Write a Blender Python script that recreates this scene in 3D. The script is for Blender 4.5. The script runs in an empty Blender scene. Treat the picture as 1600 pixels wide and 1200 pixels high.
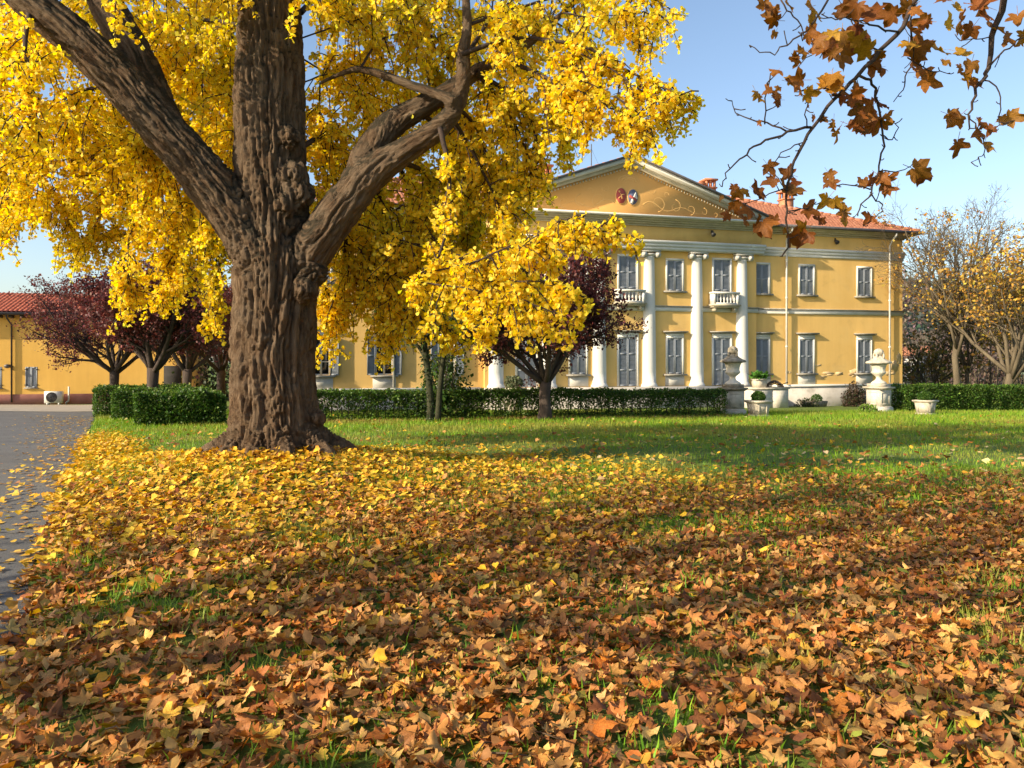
import bpy, math, random
import numpy as np
from mathutils import Vector, Matrix, Euler

scene = bpy.context.scene
COL = scene.collection

# ------------------------------------------------------------------ camera
FOCAL, MID_X, HORIZON, EYE = 1186.0, 800.0, 565.0, 1.6
cam_data = bpy.data.cameras.new('camera')
cam_data.sensor_width = 36.0
cam_data.lens = 36.0 * FOCAL / 1600.0
cam_data.shift_y = -35.0 / 1600.0
cam_data.clip_start = 0.05
cam_data.clip_end = 5000.0
cam = bpy.data.objects.new('camera', cam_data)
cam.location = (0, 0, EYE)
cam.rotation_euler = (math.radians(90), 0, 0)
COL.objects.link(cam)
scene.camera = cam

# ------------------------------------------------------------------ sky, sun, exposure
SUN_ELEV = math.radians(26.0)
SUN_DIR = np.array([-math.cos(math.radians(30)), -math.sin(math.radians(30)), 0.0])   # horizontal direction towards the sun
world = bpy.data.worlds.new('World')
scene.world = world
world.use_nodes = True
wn = world.node_tree.nodes
wn.clear()
sky = wn.new('ShaderNodeTexSky')
sky.sky_type = 'NISHITA'
sky.sun_disc = False
sky.sun_elevation = SUN_ELEV
sky.sun_rotation = math.atan2(SUN_DIR[0], SUN_DIR[1])
sky.air_density = 1.0
sky.dust_density = 1.6
sky.ozone_density = 1.2
bg = wn.new('ShaderNodeBackground')
bg.inputs['Strength'].default_value = 0.108
wo = wn.new('ShaderNodeOutputWorld')
world.node_tree.links.new(sky.outputs[0], bg.inputs['Color'])
world.node_tree.links.new(bg.outputs[0], wo.inputs['Surface'])

sun_data = bpy.data.lights.new('sun', 'SUN')
sun_data.energy = 3.9
sun_data.angle = math.radians(0.6)
sun_data.color = (1.0, 0.85, 0.62)
sun = bpy.data.objects.new('sun', sun_data)
tosun = Vector((SUN_DIR[0]*math.cos(SUN_ELEV), SUN_DIR[1]*math.cos(SUN_ELEV), math.sin(SUN_ELEV)))
sun.rotation_euler = (-tosun).to_track_quat('-Z', 'Y').to_euler()
sun.location = (-30, 5, 30)
COL.objects.link(sun)

vs = scene.view_settings
vs.view_transform = 'Standard'
vs.look = 'None'
vs.gamma = 1.0
vs.exposure = 1.15
vs.use_curve_mapping = False
scene.cycles.max_bounces = 8
scene.cycles.transmission_bounces = 6
scene.cycles.diffuse_bounces = 4
scene.cycles.use_denoising = True

# ------------------------------------------------------------------ helpers
rng = np.random.default_rng(11)

def P(px, py, d):
    """World point seen at photo pixel (px, py) at depth d metres."""
    return np.array([(px-MID_X)/FOCAL*d, d, EYE-(py-HORIZON)/FOCAL*d])

def unit(v):
    v = np.asarray(v, float)
    n = np.linalg.norm(v, axis=-1, keepdims=True)
    return v/np.maximum(n, 1e-9)

def hash3(ix, iy, iz, seed):
    h = (ix*374761393 + iy*668265263 + iz*2147483647 + seed*974634777) & 0xFFFFFFFF
    h = ((h ^ (h >> 13))*1274126177) & 0xFFFFFFFF
    h = (h ^ (h >> 16)) & 0xFFFFFFFF
    return h.astype(np.float64)/4294967295.0

def vnoise(p, seed=0):
    p = np.asarray(p, float)
    i = np.floor(p).astype(np.int64)
    f = p-i
    f = f*f*f*(f*(f*6-15)+10)
    r = 0
    for dx in (0, 1):
        wx = f[..., 0] if dx else 1-f[..., 0]
        for dy in (0, 1):
            wy = f[..., 1] if dy else 1-f[..., 1]
            for dz in (0, 1):
                wz = f[..., 2] if dz else 1-f[..., 2]
                r = r + wx*wy*wz*hash3(i[..., 0]+dx, i[..., 1]+dy, i[..., 2]+dz, seed)
    return r*2-1

def fbm(p, octaves=3, seed=0):
    r, a, t = 0, 1.0, 0
    p = np.asarray(p, float)
    for o in range(octaves):
        r = r + a*vnoise(p*(2**o), seed+o*17)
        t += a
        a *= .5
    return r/t

class MB:
    """Collects geometry; build() links it as ONE mesh object."""
    def __init__(self):
        self.v, self.f, self.n, self.c = [], [], 0, []
    def add(self, verts, faces, col=None):
        verts = np.asarray(verts, float).reshape(-1, 3)
        if isinstance(faces, np.ndarray):
            self.f.append(faces+self.n)
        else:
            by = {}
            for q in faces:
                by.setdefault(len(q), []).append(q)
            for q in by.values():
                self.f.append(np.array(q, dtype=np.int64)+self.n)
        self.v.append(verts)
        self.n += len(verts)
        if col is not None:
            col = np.asarray(col, float)
            if col.ndim == 1:
                col = np.tile(col, (len(verts), 1))
            self.c.append(col)
        return self
    def box(self, x0, x1, y0, y1, z0, z1):
        v = [(x0,y0,z0),(x1,y0,z0),(x1,y1,z0),(x0,y1,z0),(x0,y0,z1),(x1,y0,z1),(x1,y1,z1),(x0,y1,z1)]
        return self.add(v, [(0,3,2,1),(4,5,6,7),(0,1,5,4),(1,2,6,5),(2,3,7,6),(3,0,4,7)])
    def frustum(self, cx, cy, z0, z1, w0, w1, d0=None, d1=None):
        d0 = w0 if d0 is None else d0
        d1 = w1 if d1 is None else d1
        v = [(cx+sx*w/2, cy+sy*d/2, z) for z, w, d in ((z0,w0,d0),(z1,w1,d1)) for sx, sy in ((-1,-1),(1,-1),(1,1),(-1,1))]
        return self.add(v, [(3,2,1,0),(4,5,6,7),(0,1,5,4),(1,2,6,5),(2,3,7,6),(3,0,4,7)])
    def prism(self, poly, y0, y1):
        """polygon given in (x, z), extruded along y."""
        n = len(poly)
        v = [(x, y0, z) for x, z in poly]+[(x, y1, z) for x, z in poly]
        f = [tuple(range(n)), tuple(range(2*n-1, n-1, -1))]
        f += [(i, i+n, (i+1) % n+n, (i+1) % n) for i in range(n)]
        return self.add(v, f)
    def lathe(self, prof, n=24, c=(0,0,0), wob=None):
        a = np.arange(n)*2*math.pi/n
        rows = []
        for r, z in prof:
            rr = r if wob is None else r*(1+wob(a, z))
            rows.append(np.stack([c[0]+rr*np.cos(a), c[1]+rr*np.sin(a), np.full(n, c[2]+z)], 1))
        m = len(prof)
        f = []
        for k in range(m-1):
            for i in range(n):
                j = (i+1) % n
                f.append((k*n+i, k*n+j, (k+1)*n+j, (k+1)*n+i))
        f.append(tuple(range(n-1, -1, -1)))
        f.append(tuple((m-1)*n+i for i in range(n)))
        return self.add(np.concatenate(rows), f)
    def tube(self, pts, rad, n=6, col=None, cap=True):
        pts = np.asarray(pts, float)
        rad = np.full(len(pts), rad) if np.isscalar(rad) else np.asarray(rad, float)
        t = np.gradient(pts, axis=0)
        t = unit(t)
        ref = np.array([0., 0., 1.]) if abs(t[0][2]) < .9 else np.array([1., 0., 0.])
        u = unit(np.cross(t[0], ref))
        a = np.arange(n)*2*math.pi/n
        ca, sa = np.cos(a)[:, None], np.sin(a)[:, None]
        rows = []
        for k in range(len(pts)):
            u = unit(u-t[k]*np.dot(u, t[k]))
            w = np.cross(t[k], u)
            rows.append(pts[k]+rad[k]*(ca*u+sa*w))
        m = len(pts)
        i = np.arange(n)
        j = (i+1) % n
        f = np.concatenate([np.stack([k*n+i, k*n+j, (k+1)*n+j, (k+1)*n+i], 1) for k in range(m-1)])
        self.add(np.concatenate(rows), f, col)
        if cap:
            base = self.n-m*n
            self.f.append(np.array([[base+x for x in range(n-1, -1, -1)]]))
            self.f.append(np.array([[base+(m-1)*n+x for x in range(n)]]))
        return self
    def build(self, name, mat=None, parent=None, smooth=False):
        me = bpy.data.meshes.new(name)
        v = np.concatenate(self.v)
        me.vertices.add(len(v))
        me.vertices.foreach_set('co', v.ravel())
        loops = np.concatenate([f.ravel() for f in self.f]).astype(np.int32)
        tot = np.concatenate([np.full(len(f), f.shape[1], dtype=np.int32) for f in self.f])
        start = np.concatenate([[0], np.cumsum(tot)[:-1]]).astype(np.int32)
        me.loops.add(len(loops))
        me.loops.foreach_set('vertex_index', loops)
        me.polygons.add(len(tot))
        me.polygons.foreach_set('loop_start', start)
        me.polygons.foreach_set('loop_total', tot)
        if smooth:
            me.polygons.foreach_set('use_smooth', np.ones(len(tot), dtype=bool))
        me.update(calc_edges=True)
        if self.c:
            c = np.concatenate(self.c)
            at = me.color_attributes.new('Col', 'FLOAT_COLOR', 'POINT')
            at.data.foreach_set('color', np.concatenate([c, np.ones((len(c), 1))], 1).ravel())
        if mat:
            me.materials.append(mat)
        return link(name, me, parent)

def link(name, data, parent=None):
    o = bpy.data.objects.new(name, data)
    COL.objects.link(o)
    o.parent = parent
    return o

def thing(name, label, category, loc=(0, 0, 0), rotz=0.0, group=None):
    o = bpy.data.objects.new(name, None)
    o.empty_display_size = .3
    COL.objects.link(o)
    o.location = loc
    o.rotation_euler = (0, 0, rotz)
    return tag(o, label, category, group)

def tag(o, label=None, category=None, group=None, kind=None):
    if label: o['label'] = label
    if category: o['category'] = category
    if group: o['group'] = group
    if kind: o['kind'] = kind
    return o

def copy_tree(root, parent=None):
    c = root.copy()
    COL.objects.link(c)
    c.parent = parent
    for ch in list(root.children):
        copy_tree(ch, c)
    return c

# leaf scatter -------------------------------------------------------------
def frames(normal, forward):
    z = unit(normal)
    x = unit(np.cross(forward, z))
    y = np.cross(z, x)
    return np.stack([x, y, z], axis=2)      # columns

def rand_dirs(n, r=rng):
    return unit(r.normal(size=(n, 3)))

def scatter(mb, tv, tf, pos, rot, scale, col):
    """Put a template (tv verts, tf face array) at every pos."""
    n, k = len(pos), len(tv)
    scale = np.asarray(scale, float)
    if scale.ndim == 0:
        scale = np.full(n, float(scale))
    v = np.einsum('nij,kj->nki', rot, tv)*scale[:, None, None]+pos[:, None, :]
    f = (tf[None]+(np.arange(n)*k)[:, None, None]).reshape(-1, tf.shape[1])
    mb.add(v.reshape(-1, 3), f, np.repeat(col, k, axis=0))

def palette(n, cols, weights=None, jitter=.12, r=rng):
    cols = np.array(cols)
    w = None if weights is None else np.array(weights)/np.sum(weights)
    c = cols[r.choice(len(cols), n, p=w)]
    return np.clip(c*(1+r.normal(0, jitter, (n, 1)))*(1+r.normal(0, jitter*.4, (n, 3))), .003, .95)

# ------------------------------------------------------------------ materials
def new_mat(name):
    m = bpy.data.materials.new(name)
    m.use_nodes = True
    nt = m.node_tree
    nt.nodes.clear()
    out = nt.nodes.new('ShaderNodeOutputMaterial')
    return m, nt, out

def node(nt, kind, **kw):
    n = nt.nodes.new(kind)
    for k, v in kw.items():
        if k in n.inputs:
            n.inputs[k].default_value = v
        else:
            setattr(n, k, v)
    return n

def ramp(nt, fac, stops):
    r = nt.nodes.new('ShaderNodeValToRGB')
    e = r.color_ramp.elements
    while len(e) < len(stops):
        e.new(.5)
    for k, (p, c) in enumerate(stops):
        e[k].position = p
        e[k].color = (*c, 1) if len(c) == 3 else c
    nt.links.new(fac, r.inputs[0])
    return r.outputs[0]

def surface(name, stops, scale=2.0, detail=6.0, rough=.85, bump=.0, bump_scale=30.0, stretch=(1, 1, 1), spec=.3,
            stain=None, object_space=True, metallic=0.0, distort=0.0, streak=False):
    """Noise-driven colour with optional second stain layer (scale, threshold, colour) and fine relief."""
    m, nt, out = new_mat(name)
    L = nt.links.new
    tc = node(nt, 'ShaderNodeTexCoord')
    mp = node(nt, 'ShaderNodeMapping')
    mp.inputs['Scale'].default_value = stretch
    L(tc.outputs['Object'], mp.inputs['Vector'])
    nz = node(nt, 'ShaderNodeTexNoise', Scale=scale, Detail=detail, Roughness=.6, Distortion=distort)
    L(mp.outputs[0], nz.inputs['Vector'])
    col = ramp(nt, nz.outputs['Fac'], stops)
    if stain:
        for s_scale, lo, hi, s_col, amount in stain:
            n2 = node(nt, 'ShaderNodeTexNoise', Scale=s_scale, Detail=8.0, Roughness=.65, Distortion=.4)
            L(mp.outputs[0], n2.inputs['Vector'])
            k = ramp(nt, n2.outputs['Fac'], [(lo, (0, 0, 0)), (hi, (amount,)*3)])
            mx = node(nt, 'ShaderNodeMixRGB')
            L(k, mx.inputs[0]); L(col, mx.inputs[1])
            mx.inputs[2].default_value = (*s_col, 1)
            col = mx.outputs[0]
    if streak:      # rain streaks running down the render
        ms = node(nt, 'ShaderNodeMapping')
        ms.inputs['Scale'].default_value = (1.3, 1.3, .14)
        L(tc.outputs['Object'], ms.inputs['Vector'])
        n5 = node(nt, 'ShaderNodeTexNoise', Scale=1.0, Detail=7.0, Roughness=.7, Distortion=.3)
        L(ms.outputs[0], n5.inputs['Vector'])
        k5 = ramp(nt, n5.outputs['Fac'], [(.38, (.86, .84, .80)), (.62, (1.03, 1.03, 1.03))])
        m5 = node(nt, 'ShaderNodeMixRGB', blend_type='MULTIPLY')
        m5.inputs[0].default_value = .5
        L(col, m5.inputs[1]); L(k5, m5.inputs[2])
        col = m5.outputs[0]
    b = node(nt, 'ShaderNodeBsdfPrincipled', Roughness=rough, Metallic=metallic)
    b.inputs['Specular IOR Level'].default_value = spec
    L(col, b.inputs['Base Color'])
    if bump:
        n3 = node(nt, 'ShaderNodeTexNoise', Scale=bump_scale, Detail=6.0, Roughness=.65)
        L(mp.outputs[0], n3.inputs['Vector'])
        bp = node(nt, 'ShaderNodeBump', Strength=bump, Distance=.03)
        L(n3.outputs['Fac'], bp.inputs['Height'])
        L(bp.outputs[0], b.inputs['Normal'])
    L(b.outputs[0], out.inputs['Surface'])
    return m

def leaf_material(name, translucent=.4, rough=.55, source='attribute', spec=.25, vein=True, tint=(1, 1, 1)):
    m, nt, out = new_mat(name)
    L = nt.links.new
    if source == 'attribute':
        at = node(nt, 'ShaderNodeVertexColor')
        at.layer_name = 'Col'
        col = at.outputs[0]
    else:
        at = node(nt, 'ShaderNodeObjectInfo')
        col = at.outputs['Color']
    if vein:
        tc = node(nt, 'ShaderNodeTexCoord')
        nz = node(nt, 'ShaderNodeTexNoise', Scale=22.0, Detail=4.0)
        L(tc.outputs['Object'], nz.inputs['Vector'])
        g = ramp(nt, nz.outputs['Fac'], [(.3, (.7, .66, .6)), (.7, (1.2, 1.2, 1.15))])
        mx = node(nt, 'ShaderNodeMixRGB', blend_type='MULTIPLY')
        mx.inputs[0].default_value = 1.0
        L(col, mx.inputs[1]); L(g, mx.inputs[2])
        col = mx.outputs[0]
    b = node(nt, 'ShaderNodeBsdfPrincipled', Roughness=rough)
    b.inputs['Specular IOR Level'].default_value = spec
    L(col, b.inputs['Base Color'])
    if translucent:
        t = node(nt, 'ShaderNodeBsdfTranslucent')
        hs = node(nt, 'ShaderNodeHueSaturation', Saturation=1.1, Value=1.15)
        L(col, hs.inputs['Color'])
        L(hs.outputs[0], t.inputs['Color'])
        mix = node(nt, 'ShaderNodeMixShader')
        mix.inputs[0].default_value = translucent
        L(b.outputs[0], mix.inputs[1]); L(t.outputs[0], mix.inputs[2])
        L(mix.outputs[0], out.inputs['Surface'])
    else:
        L(b.outputs[0], out.inputs['Surface'])
    return m

M = {}
M['stucco'] = surface('yellow_stucco', [(.25, (.65, .40, .12)), (.5, (.73, .465, .15)), (.8, (.78, .515, .185))], scale=.35, rough=.9, bump=.15, bump_scale=60,
                      stain=[(1.3, .55, .8, (.50, .315, .115), .6), (.45, .52, .75, (.72, .50, .20), .6)], streak=True)
M['stucco_barn'] = surface('barn_stucco', [(.25, (.62, .36, .075)), (.75, (.74, .46, .115))], scale=.25, rough=.9, bump=.15, bump_scale=60, streak=True, stain=[(.8, .5, .75, (.56, .33, .085), .6)])
M['tympanum'] = surface('ochre_tympanum', [(.25, (.60, .32, .09)), (.75, (.68, .38, .12))], scale=.5, rough=.9)
M['relief'] = surface('pale_relief', [(.3, (.63, .37, .125)), (.7, (.67, .42, .155))], scale=3, rough=.9)
M['trim'] = surface('white_trim', [(.25, (.54, .52, .46)), (.7, (.70, .68, .62))], scale=1.2, rough=.8, bump=.1, stain=[(2.5, .6, .8, (.42, .39, .33), .5)])
M['column'] = surface('white_column', [(.25, (.53, .52, .48)), (.7, (.65, .64, .60))], scale=.8, rough=.7, stretch=(1, 1, .3), stain=[(1.7, .62, .8, (.55, .52, .46), .5)])
M['cornice'] = surface('weathered_cornice', [(.25, (.38, .33, .23)), (.75, (.56, .50, .38))], scale=2.5, rough=.9, bump=.2)
M['capital'] = surface('grey_capital', [(.25, (.36, .34, .30)), (.75, (.55, .53, .48))], scale=5, rough=.9)
M['plinth'] = surface('stained_plinth', [(.2, (.30, .27, .23)), (.5, (.50, .46, .40)), (.8, (.62, .58, .52))], scale=.9, rough=.95, bump=.3, bump_scale=15,
                      stain=[(1.6, .55, .75, (.20, .18, .14), .7)])
M['shutter'] = surface('blue_grey_shutter', [(.3, (.185, .205, .23)), (.7, (.235, .255, .28))], scale=3, rough=.6, bump=.05)
M['shutter_panel'] = surface('shutter_louvre', [(.3, (.145, .165, .19)), (.7, (.20, .22, .25))], scale=4, rough=.7)
M['apron'] = surface('apron_render', [(.25, (.40, .385, .34)), (.7, (.54, .52, .47))], scale=1.5, rough=.9, stain=[(2.0, .55, .75, (.33, .30, .24), .6)])
M['sill'] = surface('grey_sill', [(.3, (.24, .22, .18)), (.7, (.38, .35, .30))], scale=5, rough=.9)
M['tile'] = surface('terracotta_tile', [(.2, (.19, .075, .045)), (.45, (.34, .13, .075)), (.65, (.44, .20, .12)), (.85, (.46, .29, .20))], scale=5.5, detail=3, rough=.9, bump=.2, bump_scale=20)
M['barn_tile'] = surface('red_barn_tile', [(.25, (.24, .065, .04)), (.55, (.37, .10, .06)), (.8, (.45, .19, .12))], scale=5, detail=3, rough=.85)
M['brick'] = surface('chimney_brick', [(.25, (.40, .14, .07)), (.7, (.58, .25, .13))], scale=8, rough=.9, bump=.3, bump_scale=25)
M['gutter'] = surface('dark_gutter', [(.3, (.09, .085, .085)), (.7, (.15, .14, .14))], scale=5, rough=.5, metallic=.4)
M['pipe'] = surface('pale_downpipe', [(.3, (.50, .48, .43)), (.7, (.62, .60, .55))], scale=4, rough=.5)
M['dark_pipe'] = surface('brown_pipe', [(.3, (.035, .028, .025)), (.7, (.06, .05, .045))], scale=4, rough=.5)
M['black_metal'] = surface('black_metal', [(.3, (.02, .02, .02)), (.7, (.04, .04, .04))], scale=8, rough=.5)
M['red_shield'] = surface('red_shield', [(.3, (.34, .055, .05)), (.7, (.44, .09, .075))], scale=9, rough=.8)
M['blue_shield'] = surface('blue_shield', [(.3, (.07, .085, .15)), (.7, (.11, .13, .21))], scale=9, rough=.8)
M['white_paint'] = surface('white_paint', [(.3, (.70, .68, .62)), (.7, (.8, .78, .72))], scale=9, rough=.8)
M['base_band'] = surface('red_base_band', [(.3, (.30, .12, .09)), (.7, (.42, .19, .14))], scale=1.5, rough=.9)
M['stone'] = surface('pale_stone', [(.2, (.34, .29, .22)), (.5, (.48, .43, .34)), (.8, (.58, .53, .43))], scale=4, rough=.9, bump=.3, bump_scale=25,
                     stain=[(6, .55, .75, (.16, .14, .10), .75)])
M['dark_stone'] = surface('dark_stone', [(.25, (.11, .095, .07)), (.5, (.24, .205, .15)), (.8, (.42, .38, .30))], scale=7, rough=.95, bump=.5, bump_scale=30)
M['urn_white'] = surface('urn_stone', [(.2, (.42, .37, .29)), (.6, (.60, .56, .47))], scale=5, rough=.9, bump=.3, bump_scale=25, stain=[(5, .58, .76, (.20, .17, .12), .7)])
M['ac_white'] = surface('air_unit_white', [(.3, (.52, .51, .46)), (.7, (.60, .59, .54))], scale=2, rough=.5)
M['glass'] = surface('dark_pane', [(.3, (.012, .014, .016)), (.7, (.03, .032, .035))], scale=2, rough=.08, spec=.8)
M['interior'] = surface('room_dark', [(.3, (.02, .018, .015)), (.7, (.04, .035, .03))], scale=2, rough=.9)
M['asphalt'] = surface('asphalt', [(.2, (.09, .089, .089)), (.5, (.115, .113, .111)), (.8, (.145, .141, .135))], scale=1.3, rough=.85, bump=.5, bump_scale=120,
                       stain=[(.5, .5, .75, (.13, .125, .115), .6)])
M['gravel_yard'] = surface('pale_yard', [(.25, (.25, .215, .17)), (.75, (.36, .32, .26))], scale=1.5, rough=.95, bump=.3, bump_scale=40)
M['soil'] = surface('lawn_soil', [(.2, (.050, .065, .012)), (.5, (.10, .15, .018)), (.8, (.15, .205, .026))], scale=1.1, detail=9, rough=.95, bump=.6, bump_scale=35,
                    stain=[(.35, .52, .72, (.10, .105, .028), .6)])
M['bark_ginkgo'] = None
M['bark'] = surface('grey_brown_bark', [(.25, (.045, .034, .026)), (.7, (.12, .092, .07))], scale=6, rough=.95, bump=.6, bump_scale=18, stretch=(1, 1, .3))
M['bark_pale'] = surface('pale_bark', [(.25, (.07, .055, .036)), (.7, (.16, .128, .085))], scale=3, rough=.95, bump=.4, bump_scale=18, stretch=(1, 1, .3))
M['bark_plum'] = surface('plum_bark', [(.25, (.035, .026, .022)), (.7, (.085, .062, .05))], scale=6, rough=.95, bump=.5, bump_scale=18, stretch=(1, 1, .3))
M['bark_ivy'] = surface('ivy_bark', [(.25, (.018, .02, .010)), (.7, (.05, .05, .025))], scale=9, rough=.95, bump=.7, bump_scale=25)
M['twig'] = surface('dark_twig', [(.3, (.030, .020, .016)), (.7, (.065, .044, .034))], scale=20, rough=.9)
M['leaf_yellow'] = leaf_material('ginkgo_leaf', .56, .5, vein=False)
M['leaf'] = leaf_material('foliage', .3, .5, vein=False)
M['leaf_dry'] = leaf_material('dry_leaf', .22, .6)
M['leaf_dry_single'] = leaf_material('dry_leaf_single', .22, .6, source='object')
M['leaf_plane'] = leaf_material('hanging_plane_leaf', .42, .55, source='object')
M['grass'] = leaf_material('grass_blade', .3, .55, vein=False)

# ------------------------------------------------------------------ ground height
TREE = np.array([-3.27, 10.6])

def ground_z(x, y):
    x, y = np.asarray(x, float), np.asarray(y, float)
    t = np.clip(y-11.0, 0, None)
    s = np.clip(t, 0, 34)
    z = -0.0258*s*np.clip(s/6, 0, 1)
    r2 = ((x-TREE[0]-.1)/2.3)**2+((y-TREE[1]+.1)/1.9)**2
    z = z+.36*np.exp(-r2)
    z = z+.025*np.sin(x*.6+1)*np.sin(y*.5)*np.clip((y-4)/6, 0, 1)
    road = -2.7-.53*(y-4)
    z = np.where(x < road+1.2, z*1.0-.05*np.clip((road+1.2-x)/1.2, 0, 1), z)
    return z
# ------------------------------------------------------------------ ground, road, yard
gx = np.concatenate([-900*np.linspace(1, .04, 24)**2, np.linspace(-34, 34, 190)[0:], 900*np.linspace(.04, 1, 24)**2])
gx = np.unique(np.round(gx, 3))
gy = np.unique(np.round(np.concatenate([np.linspace(-40, 0, 14), np.linspace(0, 50, 150), 50+1450*np.linspace(.02, 1, 30)**2]), 3))
X, Y = np.meshgrid(gx, gy)
Z = ground_z(X, Y)
nx, ny = len(gx), len(gy)
idx = np.arange(nx*ny).reshape(ny, nx)
quads = np.stack([idx[:-1, :-1], idx[:-1, 1:], idx[1:, 1:], idx[1:, :-1]], -1).reshape(-1, 4)
mb = MB()
mb.add(np.stack([X, Y, Z], -1).reshape(-1, 3), quads)
lawn = mb.build('lawn', M['soil'], smooth=True)
tag(lawn, kind='structure')

def road_x(y):
    return -2.7-.53*(y-4)

ys = np.linspace(-6, 36, 120)
mb = MB()
rows = []
for y in ys:
    e = road_x(y)+.05*math.sin(y*1.7)+.03*math.sin(y*4.1)
    xs = np.array([e-4.9, e-3.6, e-2.4, e-1.2, e-.4, e])
    rows.append(np.stack([xs, np.full(6, y), ground_z(xs, np.full(6, y))+.012], 1))
v = np.concatenate(rows)
f = [(k*6+i, k*6+i+1, (k+1)*6+i+1, (k+1)*6+i) for k in range(len(ys)-1) for i in range(5)]
mb.add(v, f)
tag(mb.build('driveway', M['asphalt'], smooth=True), kind='structure')

mb = MB()
rows = []
xs = np.linspace(-48, -17.2, 24)
ysy = np.linspace(34.2, 43.6, 12)
for y in ysy:
    lim = np.minimum(xs, -17.2-.15*(y-34))
    rows.append(np.stack([lim, np.full(len(xs), y), ground_z(lim, np.full(len(xs), y))+.02], 1))
v = np.concatenate(rows)
n = len(xs)
f = [(k*n+i, k*n+i+1, (k+1)*n+i+1, (k+1)*n+i) for k in range(len(ysy)-1) for i in range(n-1)]
mb.add(v, f)
tag(mb.build('courtyard', M['gravel_yard'], smooth=True), kind='structure')
# ------------------------------------------------------------------ villa (local x along the facade, y inwards, z up)
VILLA_ROT = math.radians(15)
VILLA_AT = np.array([21.6, 42.0, 0.0])
villa = thing('villa', 'long yellow two-storey villa with white columns, pediment and red tiled roof', 'villa', VILLA_AT, VILLA_ROT)

def villa_x(px, v=0.0):
    """Distance along the facade of the photo column px, on the plane v metres behind the facade."""
    u = (px-MID_X)/FOCAL
    c, s = math.cos(VILLA_ROT), math.sin(VILLA_ROT)
    bx, by = VILLA_AT[0]-s*v, VILLA_AT[1]+c*v
    return (u*by-bx)/(c-s*u)

def villa_z(px, py, v=0.0):
    t = villa_x(px, v)
    d = VILLA_AT[1]+math.cos(VILLA_ROT)*v+math.sin(VILLA_ROT)*t
    return EYE-(py-HORIZON)/FOCAL*d

LEFT, RIGHT, DEEP = -33.0, 0.0, 14.0
P0, P1, PY = -23.75, -9.3, -.22          # projecting centre
Z0, Z1 = .36, 8.35
COLS = [-23.2, -20.6, -18.0, -15.35, -12.72, -10.15]
UP = (5.15, 6.68, .80)
LOW = (.98, 2.78, .80)

openings = []      # (x, z0, z1, w, plane, kind)
for x in (-8.85, -6.13, -2.5):
    openings.append((x, *UP, 0, 'upper'))
    openings.append((x, *LOW, 0, 'lower'))
for x in (-25.5, -28.4, -31.2):
    openings.append((x, *UP, 0, 'upper'))
    openings.append((x, *LOW, 0, 'open'))
for k, x in enumerate((-21.7, -19.1, -16.5, -13.95, -11.3)):
    if k % 2 == 0:
        openings.append((x, 4.48, 6.8, .92, PY, 'balcony'))
        openings.append((x, .38, 2.80, .95, PY, 'door'))
    else:
        openings.append((x, *UP, PY, 'upper'))
        openings.append((x, *LOW, PY, 'lower'))

def wall_with_openings(mb, x0, x1, z0, z1, y, holes, reveal=.16):
    xs = sorted({x0, x1, *[h[0]-h[3]/2 for h in holes], *[h[0]+h[3]/2 for h in holes]})
    zs = sorted({z0, z1, *[h[1] for h in holes], *[h[2] for h in holes]})
    for i in range(len(xs)-1):
        for k in range(len(zs)-1):
            cx, cz = (xs[i]+xs[i+1])/2, (zs[k]+zs[k+1])/2
            if any(abs(cx-h[0]) < h[3]/2 and h[1] < cz < h[2] for h in holes):
                continue
            mb.add([(xs[i], y, zs[k]), (xs[i+1], y, zs[k]), (xs[i+1], y, zs[k+1]), (xs[i], y, zs[k+1])], [(0, 1, 2, 3)])
    for x, a, b, w, *_ in holes:
        l, r, yb = x-w/2, x+w/2, y+reveal
        for q in ([(l,y,a),(l,yb,a),(l,yb,b),(l,y,b)], [(r,y,a),(r,y,b),(r,yb,b),(r,yb,a)],
                  [(l,y,b),(l,yb,b),(r,yb,b),(r,y,b)], [(l,y,a),(r,y,a),(r,yb,a),(l,yb,a)]):
            mb.add(q, [(0, 1, 2, 3)])

mb = MB()
wall_with_openings(mb, P1, RIGHT, Z0, Z1, 0, [o for o in openings if o[0] > P1])
wall_with_openings(mb, LEFT, P0, Z0, Z1, 0, [o for o in openings if o[0] < P0])
mb.add([(RIGHT,0,Z0),(RIGHT,DEEP,Z0),(RIGHT,DEEP,Z1),(RIGHT,0,Z1)], [(0,1,2,3)])
mb.add([(LEFT,0,Z0),(LEFT,0,Z1),(LEFT,DEEP,Z1),(LEFT,DEEP,Z0)], [(0,1,2,3)])
mb.add([(LEFT,DEEP,Z0),(LEFT,DEEP,Z1),(RIGHT,DEEP,Z1),(RIGHT,DEEP,Z0)], [(0,1,2,3)])
villa_wall = mb.build('wall', M['stucco'], villa)
mb = MB()
wall_with_openings(mb, P0, P1, Z0, Z1, PY, [o for o in openings if P0 < o[0] < P1])
mb.add([(P0,PY,Z0),(P0,PY,Z1),(P0,.02,Z1),(P0,.02,Z0)], [(0,1,2,3)])
mb.add([(P1,PY,Z0),(P1,.02,Z0),(P1,.02,Z1),(P1,PY,Z1)], [(0,1,2,3)])
mb.build('portico_wall', M['stucco'], villa)

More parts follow.
